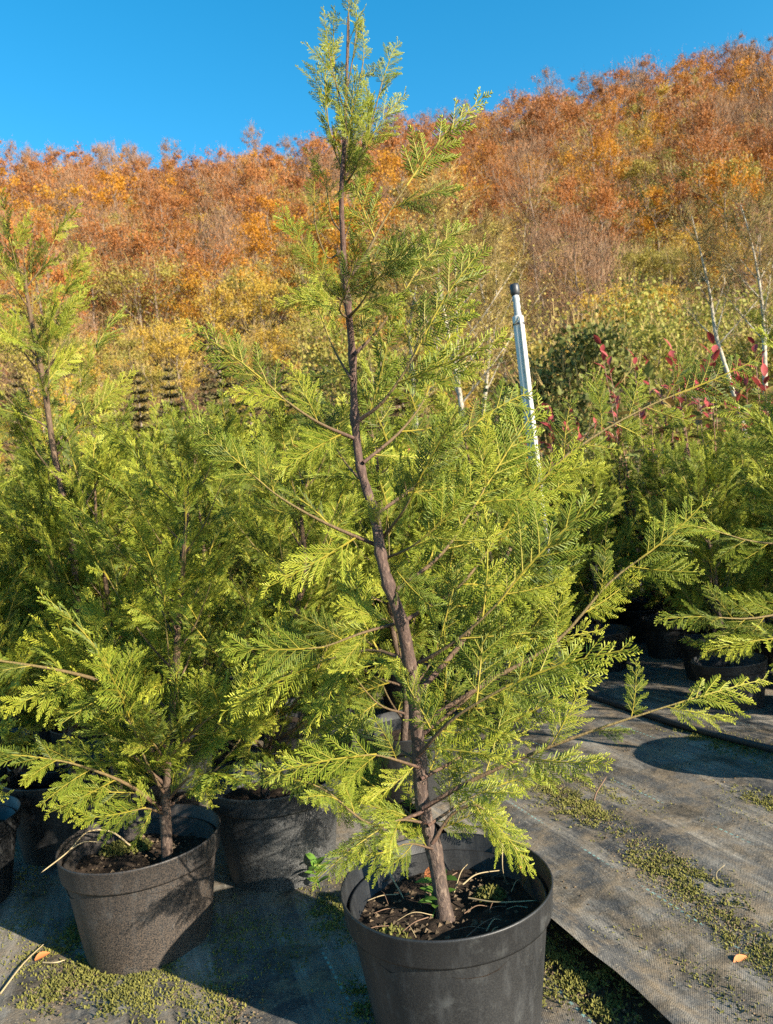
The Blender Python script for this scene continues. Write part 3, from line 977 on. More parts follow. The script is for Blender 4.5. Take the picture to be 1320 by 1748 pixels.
# ------------------------------------------------------------------ irrigation riser
def riser():
    D = 3.3
    top, bot = px(884, 540, D), px(908, 750, D)
    axis = (top - bot).normalized()
    base = bot - axis * (bot.z / axis.z)
    root = empty('irrigation_riser', base)
    tag(root, 'pale grey irrigation riser pipe with a black capped head and zip ties', 'pipe')
    Lp = (top - base).length
    q = axis.to_track_quat('Z', 'Y').to_matrix().to_4x4()
    def part(name, prof, mat, off=(0, 0, 0), par=root, seg=24):
        b = MB(); b.lathe(prof, seg)
        me = b.mesh(name, mat, True)
        return put(name, me, par, q @ Matrix.Translation(off) if par is root else Matrix.Translation(off))
    r = 0.0245
    part('pipe', [(0.001, -0.1), (r, -0.1), (r, Lp - .003), (r - .002, Lp), (r - 0.006, Lp), (r - 0.006, Lp - 0.05), (0.001, Lp - 0.05)], M_PIPE)
    part('side_tube', [(0.001, 0), (0.0085, 0), (0.0075, Lp * 0.90), (0.005, Lp * 0.99), (0.001, Lp)], M_PIPE, (0.030, 0.004, 0))
    M_WRAP = flat_mat('grey_tape', (0.33, 0.34, 0.35), 0.5, 0.5, 120)
    prof = [(0.001, Lp - 0.04)]
    for k in range(9):
        z = Lp - 0.04 + k * 0.0165
        prof.append((0.0135 + (0.003 if k % 2 else 0), z))
    prof.append((0.001, Lp + 0.095))
    part('wrapped_neck', prof, M_WRAP, (0.004, 0, 0))
    part('cap', [(0.001, 0), (0.014, 0), (0.018, 0.008), (0.021, 0.016), (0.021, 0.046), (0.017, 0.054), (0.001, 0.055)], M_CAP, (0.002, 0, Lp + 0.088))
    M_TIE = flat_mat('pale_zip_tie', (0.62, 0.62, 0.60), 0.4, 0.15)
    M_BAND = flat_mat('dark_band', (0.06, 0.06, 0.065), 0.5, 0.2)
    for z, m in ((Lp - 0.035, M_BAND), (Lp - 0.42, M_BAND)):
        part('band', [(r + .0005, z - .004), (r + .003, z - .0035), (r + .003, z + .0035), (r + .0005, z + .004)], m)
    for z, sgn, ln in ((Lp - 0.035, 1, 0.12), (Lp - 0.60, -1, 0.06)):
        b = MB()
        b.tube([(0, 0, 0), (0.03 * sgn, 0, 0.0), (ln * 0.6 * sgn, 0, .001), (ln * sgn, 0, 0.003)], [.0042, .0042, .0036, .003], 5)
        w = M_TIE
        t = put('zip_tie', b.mesh('zip_tie', w, True), root, q @ Matrix.Translation((0.02 * sgn, -0.02, z)))
riser()

# ------------------------------------------------------------------ trees: hillside wood and valley
def rand_unit(R):
    while True:
        v = Vector((R.uniform(-1, 1), R.uniform(-1, 1), R.uniform(-1, 1)))
        if 0.05 < v.length < 1: return v.normalized()

def tree_meshes(seed, H, W, nleaf, lsize, leafmat, barkmat, trunk_frac=0.3, twig=0, nl=13, twig_w=0.03, leafasp=1.0, r0=None, clump=0.16, twigmat=None):
    """returns (trunk mesh with limbs, crown mesh)"""
    R = random.Random(seed)
    t = MB(); c = MB()
    r0 = r0 or H * 0.013
    pts = []
    for k in range(8):
        f = k / 7
        pts.append(Vector((R.uniform(-.02, .02) * H * f, R.uniform(-.02, .02) * H * f, H * 0.92 * f)))
    path = smooth_path(pts, 2)
    n = len(path)
    t.tube(path, [r0 * (1 - 0.9 * i / (n - 1)) for i in range(n)], 6)
    ends = []
    for k in range(nl):
        f = trunk_frac + (0.95 - trunk_frac) * (k + R.random()) / nl
        q = path[min(n - 1, int(f * (n - 1)))]
        az = k * 2.4 + R.uniform(-.5, .5)
        s = (f - trunk_frac) / (1 - trunk_frac)
        L = W * 0.5 * (math.sin(math.pi * (0.22 + 0.72 * s)) ** 0.7) * R.uniform(0.65, 1.15)
        el = math.radians(R.uniform(25, 55))
        d = Vector((math.cos(az) * math.cos(el), math.sin(az) * math.cos(el), math.sin(el)))
        e = q + d * L * 1.15
        m = q.lerp(e, 0.5) + Vector((0, 0, -0.06 * L))
        t.tube([q, m, e], [r0 * 0.42 * (1 - f * 0.6), r0 * 0.25 * (1 - f * 0.6), r0 * 0.06], 4)
        ends.append((e, 1.0)); ends.append((m, 0.8))
        for _ in range(3):
            g = R.uniform(0.35, 0.9)
            q2 = q.lerp(m, g * 2) if g < 0.5 else m.lerp(e, g * 2 - 1)
            d2 = (d + rand_unit(R) * 0.9 + Vector((0, 0, 0.3))).normalized()
            e2 = q2 + d2 * L * R.uniform(0.3, 0.6)
            t.tube([q2, e2], [r0 * 0.16, r0 * 0.04], 3)
            ends.append((e2, 0.9))
    ends.append((path[-1], 0.9)); ends.append((path[-3], 0.9))
    cents = R.sample(ends, min(len(ends), 24))
    cents = [(e, R.uniform(0.7, 1.45), R.random()) for e, sc in cents]
    for _ in range(nleaf):
        if R.random() < 0.8:
            e, sc, tone = R.choice(cents)
            g = W * clump * sc * 1.35
            rv = rand_unit(R) * (R.random() ** 0.45) * g
            p = e + Vector((rv.x, rv.y, rv.z * 0.75))
        else:
            e, sc = R.choice(ends); tone = 0.5
            g = W * 0.12
            p = e + Vector((R.gauss(0, g), R.gauss(0, g), R.gauss(0, g * 0.75)))
        a = rand_unit(R)
        u = a.orthogonal().normalized(); v = a.cross(u)
        s = lsize * R.uniform(0.55, 1.3)
        col = (0.55 * R.random() + 0.45 * tone, 0, 0)
        i0 = [c.vert(p + u * (x * s) + v * (y * s * leafasp), col) for x, y in ((-.5, -.2), (.1, -.5), (.55, .1), (-.1, .5))]
        c.face(tuple(i0))
    for _ in range(twig):
        e, sc = R.choice(ends)
        g = W * clump * 0.8
        p = e + Vector((R.gauss(0, g), R.gauss(0, g), R.gauss(0, g)))
        d = (p - Vector((0, 0, H * 0.35))).normalized() + rand_unit(R) * 0.55 + Vector((0, 0, 0.35))
        d.normalize()
        u = d.orthogonal().normalized()
        u = (u * math.cos(R.random() * 6.28) + d.cross(u) * math.sin(R.random() * 6.28))
        L = W * R.uniform(0.10, 0.2)
        i0 = [c.vert(p - u * twig_w, (R.random(), 0, 0)), c.vert(p + u * twig_w, (R.random(), 0, 0)), c.vert(p + d * L, (R.random(), 0, 0))]
        c.face(tuple(i0), 1)
    mats = [leafmat, twigmat or barkmat]
    return t.mesh('trunk', barkmat, True), c.mesh('crown', mats)

M_GREYBARK = flat_mat('grey_bark', (0.20, 0.15, 0.11), 0.9, 0.4, 3)
M_TWIGS = leaf_mat('bare_twigs', (0.15, 0.085, 0.05), (0.30, 0.18, 0.10), 0.0, rough=0.9)
M_TWIGS_Y = leaf_mat('golden_twigs', (0.26, 0.18, 0.07), (0.42, 0.31, 0.12), 0.1, rough=0.9)
M_PALEBARK = bark_mat('pale_birch_bark', (0.10, 0.08, 0.06), (0.36, 0.31, 0.23), (0.52, 0.47, 0.38), 6, 0.1, 2.0)
L_RUST = leaf_mat('rust_leaves', (0.15, 0.048, 0.014), (0.38, 0.15, 0.04), 0.25, 0.85, objvar=(0.42, 0.16, 0.035))
L_ORANGE = leaf_mat('orange_leaves', (0.34, 0.12, 0.012), (0.60, 0.27, 0.02), 0.3, objvar=(0.50, 0.26, 0.02))
L_GOLD = leaf_mat('golden_leaves', (0.40, 0.22, 0.02), (0.62, 0.42, 0.05), 0.3, objvar=(0.42, 0.30, 0.06))
L_OLIVE = leaf_mat('olive_leaves', (0.13, 0.12, 0.025), (0.34, 0.31, 0.06), 0.25, objvar=(0.42, 0.30, 0.05))
L_BROWN = leaf_mat('brown_leaves', (0.17, 0.08, 0.035), (0.34, 0.17, 0.07), 0.2, objvar=(0.34, 0.13, 0.035))

KINDS = {}
def kind(key, name, label, group, near, far):
    KINDS[key] = (name, label, group, near, far)
def lods(seed, H, ws, leafmat, tf, tw, twm, n, ls=0.30, nl=15, clump=0.085):
    near = [tree_meshes(seed + i, H, w, int(n * 2.2), ls * 0.62, leafmat, M_GREYBARK, tf, int(tw * 2.0), nl, .022, twigmat=twm, clump=clump) for i, w in enumerate(ws)]
    far = [tree_meshes(seed + 50 + i, H, w, n, ls, leafmat, M_GREYBARK, tf, tw, nl, .045, twigmat=twm, clump=clump) for i, w in enumerate(ws)]
    return near, far
kind('rust', 'rust_tree', 'rust-brown broadleaf tree in the wood on the hillside', 'rust-brown trees of the hillside wood',
     *lods(400, 20, (10.5, 12, 9.5), L_RUST, .28, 260, M_TWIGS, 2900))
kind('orange', 'amber_tree', 'bright orange broadleaf tree in the wood on the hillside', 'orange trees of the hillside wood',
     *lods(1400, 18, (10, 11.5, 9), L_ORANGE, .22, 120, M_TWIGS, 2700))
kind('gold', 'golden_tree', 'golden-yellow broadleaf tree on the hillside', 'golden trees of the hillside wood',
     *lods(2400, 15, (9, 10.5, 8), L_GOLD, .18, 200, M_TWIGS_Y, 2500))
kind('olive', 'olive_tree', 'olive-green broadleaf tree on the hillside', 'olive-green trees of the hillside wood',
     *lods(3400, 15, (9, 10.5, 8.5), L_OLIVE, .16, 300, M_TWIGS_Y, 2400))
kind('bare', 'bare_tree', 'nearly bare grey-brown tree in the wood on the hillside', 'nearly bare trees of the hillside wood',
     *lods(4400, 20, (9, 10, 8), L_BROWN, .32, 1500, M_TWIGS, 500, 0.28, 16, .10))
kind('crest', 'crest_tree', 'tall thin brown tree standing on the crest of the hill', 'trees along the crest of the hill',
     *lods(5400, 23, (8.5, 7.5, 9.5), L_BROWN, .52, 600, M_TWIGS, 1100, 0.30, 11, .085))

R = random.Random(9)
counts = {}
def plant_tree(key, x, y, z, s, sz, rz):
    name, label, group, near, far = KINDS[key]
    tm, cm = R.choice(near if y < 150 else far)
    o = empty(name, (x, y, z - 0.3), rz)
    o.scale = (s, s, s * sz)
    f = (y - HY0) / (HY1 - HY0)
    zone = '' if key == 'crest' else ', near its foot' if f < 0.2 else ', midway up' if f < 0.6 else ', high up near the crest'
    tag(o, ('tall ' if s > 1.04 and key != 'crest' else '') + label + zone, 'tree', group)
    put('trunk', tm, o); put('crown', cm, o)
    counts[key] = counts.get(key, 0) + 1
y = HY0 + 7
row = 0
while y < HY1 + 4:
    s0 = (y - HY0) / (HY1 - HY0)
    step = 8.0 + 3.2 * s0
    if s0 > 0.95: step = 7.5
    if s0 < 0.22: step = 6.6
    half = 0.64 * y + 6
    x = -half + (row % 2) * step * 0.5
    while x < half:
        xx = x + R.uniform(-.38, .38) * step
        yy = y + R.uniform(-.4, .4) * step
        h = hill_h(xx, yy)
        s = (yy - HY0) / (HY1 - HY0)
        if 0.875 < s < 0.972:
            x += step
            continue
        nz2 = noise.noise(Vector((xx * 0.035, yy * 0.035, 2.0)))
        q = R.random() + nz2 * 0.45
        if s < 0.13:
            key = 'olive' if q < 0.42 else 'gold' if q < 0.78 else 'orange' if q < 0.84 else 'bare'
        elif s < 0.36:
            key = 'gold' if q < 0.20 else 'olive' if q < 0.42 else 'bare' if q < 0.55 else 'rust' if q < 0.80 else 'orange'
        elif s < 0.9:
            key = 'rust' if q < 0.42 else 'bare' if q < 0.58 else 'orange' if q < 0.80 else 'gold' if q < 0.91 else 'olive'
        else:
            if R.random() < 0.3 + 0.6 * noise.noise(Vector((xx * .03, 5.5, 1.0))):
                x += step
                continue
            key = 'crest'
        sc = R.uniform(0.72, 1.15) * (0.58 if s < 0.05 else 0.75 if s < 0.13 else 1.0)
        plant_tree(key, xx, yy, h, sc, R.uniform(0.85, 1.15), R.uniform(0, 6.28))
        x += step
    y += step * 0.9
    row += 1
print('trees', counts)

# dark young spruces in a row at the foot of the hill
M_SPRUCE = leaf_mat('spruce_needles', (0.045, 0.05, 0.02), (0.20, 0.165, 0.06), 0.1, rough=0.8, objvar=(0.20, 0.14, 0.055))
def spruce_meshes(seed, H, W):
    R = random.Random(seed)
    t = MB(); c = MB()
    t.tube([(0, 0, 0), (0, 0, H * .5), (0, 0, H)], [H * .014, H * .009, H * .002], 6)
    k = 0
    z = 0.08 * H
    while z < H * 0.97:
        f = z / H
        for j in range(7):
            az = j * 6.283 / 7 + k * 0.7 + R.uniform(-.2, .2)
            L = W * 0.5 * (1 - f) ** 0.85 * R.uniform(0.8, 1.15) + 0.08
            d = Vector((math.cos(az), math.sin(az), 0))
            e = Vector((0, 0, z)) + d * L + Vector((0, 0, -0.12 * L + f * 0.3 * L))
            q = Vector((0, 0, z))
            t.tube([q, e], [0.02, 0.006], 3)
            m = max(4, int(L / 0.10))
            for i in range(m):
                g = (i + 0.7) / m
                p = q.lerp(e, g)
                for s in (-1, 1):
                    sd = Vector((-d.y, d.x, 0)) * s
                    dd = (d * 0.7 + sd * 0.75 + Vector((0, 0, R.uniform(-.35, .2)))).normalized()
                    ln = (0.42 * (1 - g) + 0.12) * min(1, L) * R.uniform(0.7, 1.2)
                    w = dd.cross(Vector((0, 0, 1))).normalized() * 0.05
                    col = (R.random() ** 1.5, 0, 0)
                    i0 = [c.vert(p - w, col), c.vert(p + w, col), c.vert(p + dd * ln, col)]
                    c.face(tuple(i0))
                    i0 = [c.vert(p - Vector((0, 0, .05)), col), c.vert(p + Vector((0, 0, .06)), col), c.vert(p + dd * ln * 0.9 + Vector((0, 0, -.03)), col)]
                    c.face(tuple(i0))
        z += 0.045 * H * R.uniform(0.8, 1.2)
        k += 1
    return t.mesh('trunk', M_GREYBARK, True), c.mesh('crown', M_SPRUCE)
SPR = [spruce_meshes(500 + i, 6.0, w) for i, w in enumerate((3.0, 3.6, 2.6))]
R = random.Random(31)
for k in range(26):
    rowk = k % 2
    yy = 27 + rowk * 5 + R.uniform(-1.2, 1.2)
    xx = -19 + (k // 2) * 1.65 + R.uniform(-.4, .4)
    tm, cm = R.choice(SPR)
    o = empty('young_spruce', (xx, yy, 0), R.uniform(0, 6.28))
    s = R.uniform(1.0, 1.3)
    o.scale = (s, s, s * R.uniform(0.9, 1.05))
    tag(o, 'dark olive young spruce in the rows at the foot of the hill', 'spruce', 'young spruces at the foot of the hill')
    put('trunk', tm, o); put('crown', cm, o)

# birches and bushes in the valley
L_BIRCH = leaf_mat('birch_leaves', (0.34, 0.24, 0.05), (0.56, 0.44, 0.12), 0.35)
L_HEDGE = leaf_mat('dark_bush_leaves', (0.045, 0.06, 0.015), (0.22, 0.22, 0.05), 0.2)
L_YGREEN = leaf_mat('yellow_green_leaves', (0.17, 0.17, 0.03), (0.42, 0.38, 0.07), 0.3)
L_AMBER = leaf_mat('amber_leaves', (0.45, 0.20, 0.01), (0.62, 0.34, 0.02), 0.3)

def birch(label, stem_px, D, nside, seed, leaves, r0, twigs, spread=0.5, group=None, nm='birch_tree', leafmat=None):
    R = random.Random(seed)
    pts = [px(x, y, D) for x, y in stem_px]
    ax = (pts[0] - pts[1]).normalized()
    base = pts[0] + ax * (pts[0].z / max(0.2, -ax.z))
    root = empty(nm, base)
    tag(root, label, 'tree', group)
    P = [Vector((0, 0, 0))] + [p - Vector(base) for p in pts]
    path = smooth_path(P, 5)
    n = len(path)
    t = MB(); c = MB()
    t.tube(path, [r0 * (1 - 0.88 * i / (n - 1)) * (1 + 0.1 * R.uniform(-1, 1)) for i in range(n)], 8)
    Ht = path[-1].z
    ends = []
    for k in range(nside):
        f = 0.3 + 0.68 * (k + R.random()) / nside
        q = path[min(n - 1, int(f * (n - 1)))]
        az = k * 2.4 + R.uniform(-.5, .5)
        L = Ht * 0.30 * spread * (1.25 - f) * R.uniform(0.7, 1.3)
        el = math.radians(R.uniform(45, 68))
        d = Vector((math.cos(az) * math.cos(el), math.sin(az) * math.cos(el), math.sin(el)))
        m = q + d * L * 0.9 + Vector((0, 0, -.05 * L)); e = q + d * L * 2.0
        rr = r0 * 0.42 * (1.05 - f)
        t.tube([q, m, e], [rr, rr * 0.6, rr * 0.2], 5)
        for _ in range(5):
            g = R.random()
            q2 = q.lerp(m, g * 2) if g < .5 else m.lerp(e, g * 2 - 1)
            d2 = (d + rand_unit(R) * 0.7).normalized()
            e2 = q2 + d2 * L * R.uniform(.4, .9)
            t.tube([q2, e2], [rr * 0.35, rr * 0.1], 3)
            ends.append((q2, e2))
        ends.append((m, e))
    for _ in range(twigs):
        a, e = R.choice(ends)
        p = a.lerp(e, R.random())
        d = ((e - a).normalized() + rand_unit(R) * 0.8).normalized()
        L = Ht * R.uniform(.03, .075)
        u = d.orthogonal().normalized() * (0.0028 * D / 10 + 0.0015)
        col = (R.random(), 0, 0)
        c.face((c.vert(p - u, col), c.vert(p + u, col), c.vert(p + d * L, col)), 1)
        u = d.cross(u)
        c.face((c.vert(p - u, col), c.vert(p + u, col), c.vert(p + d * L, col)), 1)
    for _ in range(leaves):
        a, e = R.choice(ends)
        g = Ht * 0.02
        p = a.lerp(e, R.uniform(.2, 1.15)) + Vector((R.gauss(0, g), R.gauss(0, g), R.gauss(0, g)))
        nn = rand_unit(R); u = nn.orthogonal().normalized(); v = nn.cross(u)
        s = R.uniform(.6, 1.3) * 0.0024 * D
        col = (R.random(), 0, 0)
        c.face(tuple(c.vert(p + u * (x * s) + v * (yy * s), col) for x, yy in ((-.5, -.2), (.1, -.5), (.55, .1), (-.1, .5))))
    put('trunk', t.mesh('trunk', M_PALEBARK, True), root)
    put('crown', c.mesh('crown', [leafmat or L_BIRCH, M_TWIGS_Y]), root)
birch('white-stemmed birch with golden leaves beside the pale irrigation pipe', [(790, 730), (786, 680), (770, 590), (752, 500), (745, 420), (738, 340)], 17, 20, 61, 4600, .085, 3000, .62)
birch('second slender birch leaning behind the golden birch', [(712, 740), (706, 660), (700, 560), (712, 470), (700, 400)], 20, 16, 62, 1500, .075, 1500, .5)
birch('pale many-twigged birch between the golden birch and the pipe', [(822, 730), (832, 640), (836, 560), (820, 480), (830, 430)], 18.5, 16, 65, 900, .06, 2200, .6)
birch('pale bare forked birch rising behind the red-tipped shrubs', [(1243, 640), (1222, 570), (1212, 500), (1196, 430), (1180, 365)], 11, 12, 63, 260, .040, 900, .42)
birch('thin crooked birch with a few dark leaves above the red-tipped shrubs', [(1306, 640), (1304, 560), (1296, 480), (1282, 410), (1262, 340)], 10.5, 13, 64, 520, .040, 900, .45, leafmat=L_HEDGE)

def bush(nm, label, x, y_top, D, W, seed, leafmat, nleaf, ls, group=None, H=None):
    p = px(x, y_top, D)
    H = H or p.z
    tm, cm = tree_meshes(seed, H, W, nleaf, ls, leafmat, M_GREYBARK, 0.12, int(nleaf * 0.12), 16, .012, twigmat=M_TWIGS_Y, clump=0.15)
    o = empty(nm, (p.x, p.y, 0), seed * 0.7)
    tag(o, label, 'tree', group)
    put('trunk', tm, o); put('crown', cm, o)
bush('round_bush', 'round dark green leafy tree behind the pale irrigation pipe', 965, 590, 15, 2.7, 71, L_HEDGE, 6500, .10)
bush('amber_bush', 'small amber-leaved bush low beside the pale irrigation pipe', 862, 720, 12, 0.9, 72, L_AMBER, 900, .06)
VB = [(1060, 500, 30, 5.5, L_YGREEN), (1180, 520, 26, 4.6, L_YGREEN), (1300, 480, 30, 5.2, L_YGREEN), (1000, 540, 34, 5, L_OLIVE), (1120, 560, 22, 3.6, L_YGREEN), (1250, 575, 21, 3.6, L_OLIVE),
      (880, 520, 36, 5.5, L_OLIVE), (640, 540, 38, 5.5, L_YGREEN), (560, 560, 40, 5, L_OLIVE), (1340, 560, 20, 3.6, L_YGREEN)]
for k, (x, y, d, w, lm) in enumerate(VB):
    bush('valley_tree', 'yellow-green tree on the valley floor before the hill' if lm is L_YGREEN else 'dull olive tree on the valley floor before the hill', x, y, d, w, 80 + k, lm, 5200, .0042 * d,
         'yellow-green trees on the valley floor' if lm is L_YGREEN else 'olive trees on the valley floor')

# ------------------------------------------------------------------ small things on the ground
def hose(nm, label, pts, r, mat, cat):
    path = smooth_path(pts, 6)
    o0 = path[0].copy()
    b = MB(); b.tube([p - o0 for p in path], [r] * len(path), 8, tip=False)
    o = put(nm, b.mesh(nm, mat, True)); o.location = o0
    return tag(o, label, cat)
hose('irrigation_hose', 'black irrigation hose lying along the shaded edge of the fabric path', [gpx(960, 1175, .03), gpx(1060, 1205, .03), gpx(1170, 1240, .032), gpx(1330, 1282, .03)], 0.012, M_HOSE, 'hose')

# moss and crumbs
def moss_patch_points():
    R = random.Random(4)
    pts = []
    P = [(985, 1370, .16, .07, 1500), (1010, 1385, .08, .05, 500), (930, 1340, .08, .06, 500), (1150, 1500, .10, .05, 800), (1170, 1560, .07, .05, 350), (1235, 1615, .09, .04, 700), (1290, 1690, .10, .06, 1200),
         (1310, 1395, .08, .06, 700), (1290, 1285, .12, .06, 900), (1220, 1275, .10, .04, 500), (950, 1640, .03, .07, 250), (985, 1690, .03, .06, 250),
         (40, 1585, .06, .05, 700), (70, 1640, .05, .05, 400), (230, 1690, .07, .035, 1200), (300, 1655, .08, .04, 1000), (180, 1650, .05, .04, 600), (120, 1600, .05, .04, 500),
         (90, 1700, .04, .04, 300), (350, 1720, .07, .03, 700), (420, 1590, .10, .05, 900), (560, 1560, .07, .05, 900), (600, 1500, .05, .05, 500), (500, 1590, .08, .04, 700), (300, 1560, .08, .05, 500),
         (30, 1520, .10, .08, 500), (620, 1720, .04, .03, 250), (1050, 1720, .03, .04, 200)]
    for x, y, su, sv, n in P:
        c = gpx(x, y)
        for _ in range(int(n * 2.0)):
            a = R.gauss(0, su * 0.8); d = R.gauss(0, sv * 0.8)
            q = c + E_DIR * d + ROW_DIR * a
            if noise.noise(Vector((q.x * 22, q.y * 22, 0))) + 0.5 * noise.noise(Vector((q.x * 70, q.y * 70, 0))) < R.uniform(-0.5, 0.25): continue
            pts.append(q)
    return pts
def crumb(b, p, s, R, col):
    vv = [b.vert(p + Vector((x * s * R.uniform(.6, 1.3), y * s * R.uniform(.6, 1.3), zz * s * R.uniform(.5, 1.0))), col) for x, y, zz in ((1, 0, 0), (-.5, .8, 0), (-.5, -.8, 0), (0, 0, .9), (0, 0, -.5))]
    for a, c_, d in ((0, 1, 3), (1, 2, 3), (2, 0, 3), (1, 0, 4), (2, 1, 4), (0, 2, 4)): b.face((vv[a], vv[c_], vv[d]))
pots_at = [(Vector((0.039, 1.265, 0)), .14), (Vector((-0.596, 1.613, 0)), .132), (Vector((-0.344, 1.88, 0)), .132)]
def ground_z(q):
    return 0.02 if to_row(q)[0] > UE else 0.011
R = random.Random(8)
mo = MB(); cr = MB()
for q in moss_patch_points():
    if any((q - pp).length < rr for pp, rr in pots_at): continue
    z = ground_z(q)
    br = 0.5 + 0.5 * noise.noise(Vector((q.x * 9, q.y * 9, 4)))
    if R.random() < 0.35: crumb(cr, Vector((q.x, q.y, z - 0.001)), R.uniform(.0012, .0032), R, (R.random() ** 1.2, 0, 0))
    for _ in range(4):
        d = (rand_unit(R) + Vector((0, 0, 0.5))).normalized()
        u = d.orthogonal().normalized() * R.uniform(.0008, .0022)
        p = Vector((q.x + R.gauss(0, .004), q.y + R.gauss(0, .004), z - 0.004 + R.uniform(0, .005)))
        col = (min(1, max(0, br * 0.7 + R.uniform(-.1, .5))), 0, 0)
        L = R.uniform(.004, .010)
        m = p + d * L * .5
        mo.face((mo.vert(p, col), mo.vert(m + u, col), mo.vert(p + d * L, col), mo.vert(m - u, col)))
for k in range(9000):
    u = UE + R.uniform(-1.1, 1.3); v = R.uniform(0.9, 3.4)
    q = from_row(u, v)
    if noise.noise(Vector((q.x * 5, q.y * 5, 7))) < R.uniform(-0.35, 0.45): continue
    if any((q - pp).length < rr for pp, rr in pots_at): continue
    crumb(cr, Vector((q.x, q.y, ground_z(q) - 0.001)), R.uniform(.0012, .0042) * (1.6 if R.random() < .06 else 1), R, (R.random() ** 1.5, 0, 0))
for (x, y, su, sv, n) in ((1000, 1385, .14, .05, 700), (1150, 1545, .10, .04, 800), (1200, 1590, .10, .04, 700), (1250, 1640, .08, .04, 500), (1130, 1480, .07, .04, 400), (960, 1350, .06, .05, 300), (1300, 1410, .06, .05, 500), (1270, 1700, .08, .06, 400),
                         (40, 1610, .06, .06, 400), (110, 1690, .05, .04, 300), (380, 1725, .10, .04, 600), (560, 1555, .06, .05, 400)):
    c = gpx(x, y)
    for _ in range(n):
        q = c + E_DIR * R.gauss(0, sv * .8) + ROW_DIR * R.gauss(0, su * .8)
        if any((q - pp).length < rr for pp, rr in pots_at): continue
        crumb(cr, Vector((q.x, q.y, ground_z(q) - 0.001 + R.uniform(0, .004))), R.uniform(.001, .0036), R, (R.random(), 0, 0))
for k in range(1600):          # bare soil in the gap beside the big pot
    q = from_row(UE - R.uniform(0.0, 0.08), R.uniform(0.9, 2.4))
    if any((q - pp).length < rr for pp, rr in pots_at): continue
    crumb(cr, Vector((q.x, q.y, 0.006)), R.uniform(.002, .006), R, (R.random() ** 1.5, 0, 0))
tag(put('moss', mo.mesh('moss', M_MOSS)), 'patches of green and yellow moss on the ground fabric', 'moss', kind='stuff')
tag(put('soil_crumbs', cr.mesh('soil_crumbs', M_CRUMB)), 'loose soil crumbs scattered over the ground fabric', 'soil', kind='stuff')

# litter in the pots: moss cushions, straw, seedlings
def pot_litter(root, Rr, zs, seed, nm, moss_spots, straws):
    R = random.Random(seed)
    b = MB()
    for (x, y, rad, n) in moss_spots:
        for _ in range(n):
            a = R.random() * 6.28; r = rad * math.sqrt(R.random())
            p = Vector((x + r * math.cos(a), y + r * math.sin(a), zs + 0.35 * rad * (1 - (r / rad) ** 2)))
            d = (rand_unit(R) + Vector((0, 0, 0.6))).normalized()
            u = d.orthogonal().normalized() * R.uniform(.0014, .003)
            L = R.uniform(.004, .011); m = p + d * L * .5
            col = (R.random() * 0.8, 0, 0)
            b.face((b.vert(p, col), b.vert(m + u, col), b.vert(p + d * L, col), b.vert(m - u, col)))
    tag(put('moss', b.mesh('moss', M_MOSS), root), kind='stuff')
    b = MB()
    for _ in range(260):
        a = R.random() * 6.28; r = Rr * 0.88 * math.sqrt(R.random())
        crumb(b, Vector((r * math.cos(a), r * math.sin(a), zs + .002)), R.uniform(.002, .007), R, (R.random() ** 2 * .8, 0, 0))
    tag(put('soil_crumbs', b.mesh('soil_crumbs', M_CRUMB), root), kind='stuff')
    for pts, r, mat in straws:
        path = smooth_path([Vector(p) for p in pts], 6)
        bb = MB(); bb.tube(path, [r * (1 - 0.5 * i / (len(path) - 1)) for i in range(len(path))], 5)
        put('dry_stem', bb.mesh('dry_stem', mat, True), root)
zs = 0.192
def hp(x, y, z):     # photograph pixel at height z, in the big pot's space
    p = gpx(x, y, z)
    return Vector((p.x - hero.location.x, p.y - hero.location.y, z))
RS = random.Random(3)
straws = [([hp(662, 1485, .235), hp(676, 1510, .215), hp(690, 1535, .197)], .0022, M_STRAW),
          ([hp(800, 1533, .205), hp(850, 1540, .21), hp(918, 1537, .225)], .0017, M_STRAW),
          ([hp(790, 1510, .205), hp(815, 1492, .215), hp(860, 1485, .212)], .0016, M_STRAW),
          ([hp(858, 1440, .27), hp(858, 1480, .23), hp(863, 1505, .197)], .0011, M_STRAW),
          ([hp(875, 1440, .27), hp(890, 1460, .25), hp(893, 1485, .22)], .0011, M_STRAW)]
for k in range(26):
    a = RS.random() * 6.28; r = 0.14 * math.sqrt(RS.random()); L = RS.uniform(.03, .08); t = RS.random() * 6.28
    c0 = Vector((r * math.cos(a), r * math.sin(a), zs + RS.uniform(.001, .012)))
    d = Vector((math.cos(t), math.sin(t), RS.uniform(-.1, .3)))
    straws.append(([c0 - d * L * .5, c0 + Vector((0, 0, RS.uniform(0, .012))), c0 + d * L * .5], RS.uniform(.0006, .0012), RS.choice((M_STRAW, M_TWIG))))
h1, h2 = hp(872, 1470, zs), hp(838, 1530, zs)
h3 = hp(835, 1470, zs)
pot_litter(hero, 0.175, zs, 6, 'hero', [(h1.x, h1.y, .024, 500), (h2.x, h2.y, .026, 400), (h3.x, h3.y, .02, 300), (-.1, -.06, .03, 160)], straws)
def dead_leaf(loc, d, n, L, label, grp=None, parent=None):
    b = MB(); leaf_shape(b, Vector((0, 0, 0)), Vector(d), Vector(n), L, L * 0.3, (0.5, 0, 0), 0.5, 6)
    o = put('dead_leaf' if parent is None else 'dead_leaf', b.mesh('dead_leaf', M_DEADLEAF, True), parent)
    o.location = loc
    if parent is None: tag(o, label, 'leaf', grp)
    return o
p = hp(892, 1512, .2); dead_leaf(p, (0.1, -0.1, 1), (1, -.6, 0), .035, None, parent=hero)
p = hp(728, 1505, .2); dead_leaf(p, (0.5, 0.1, .7), (-.4, -1, .2), .035, None, parent=hero)
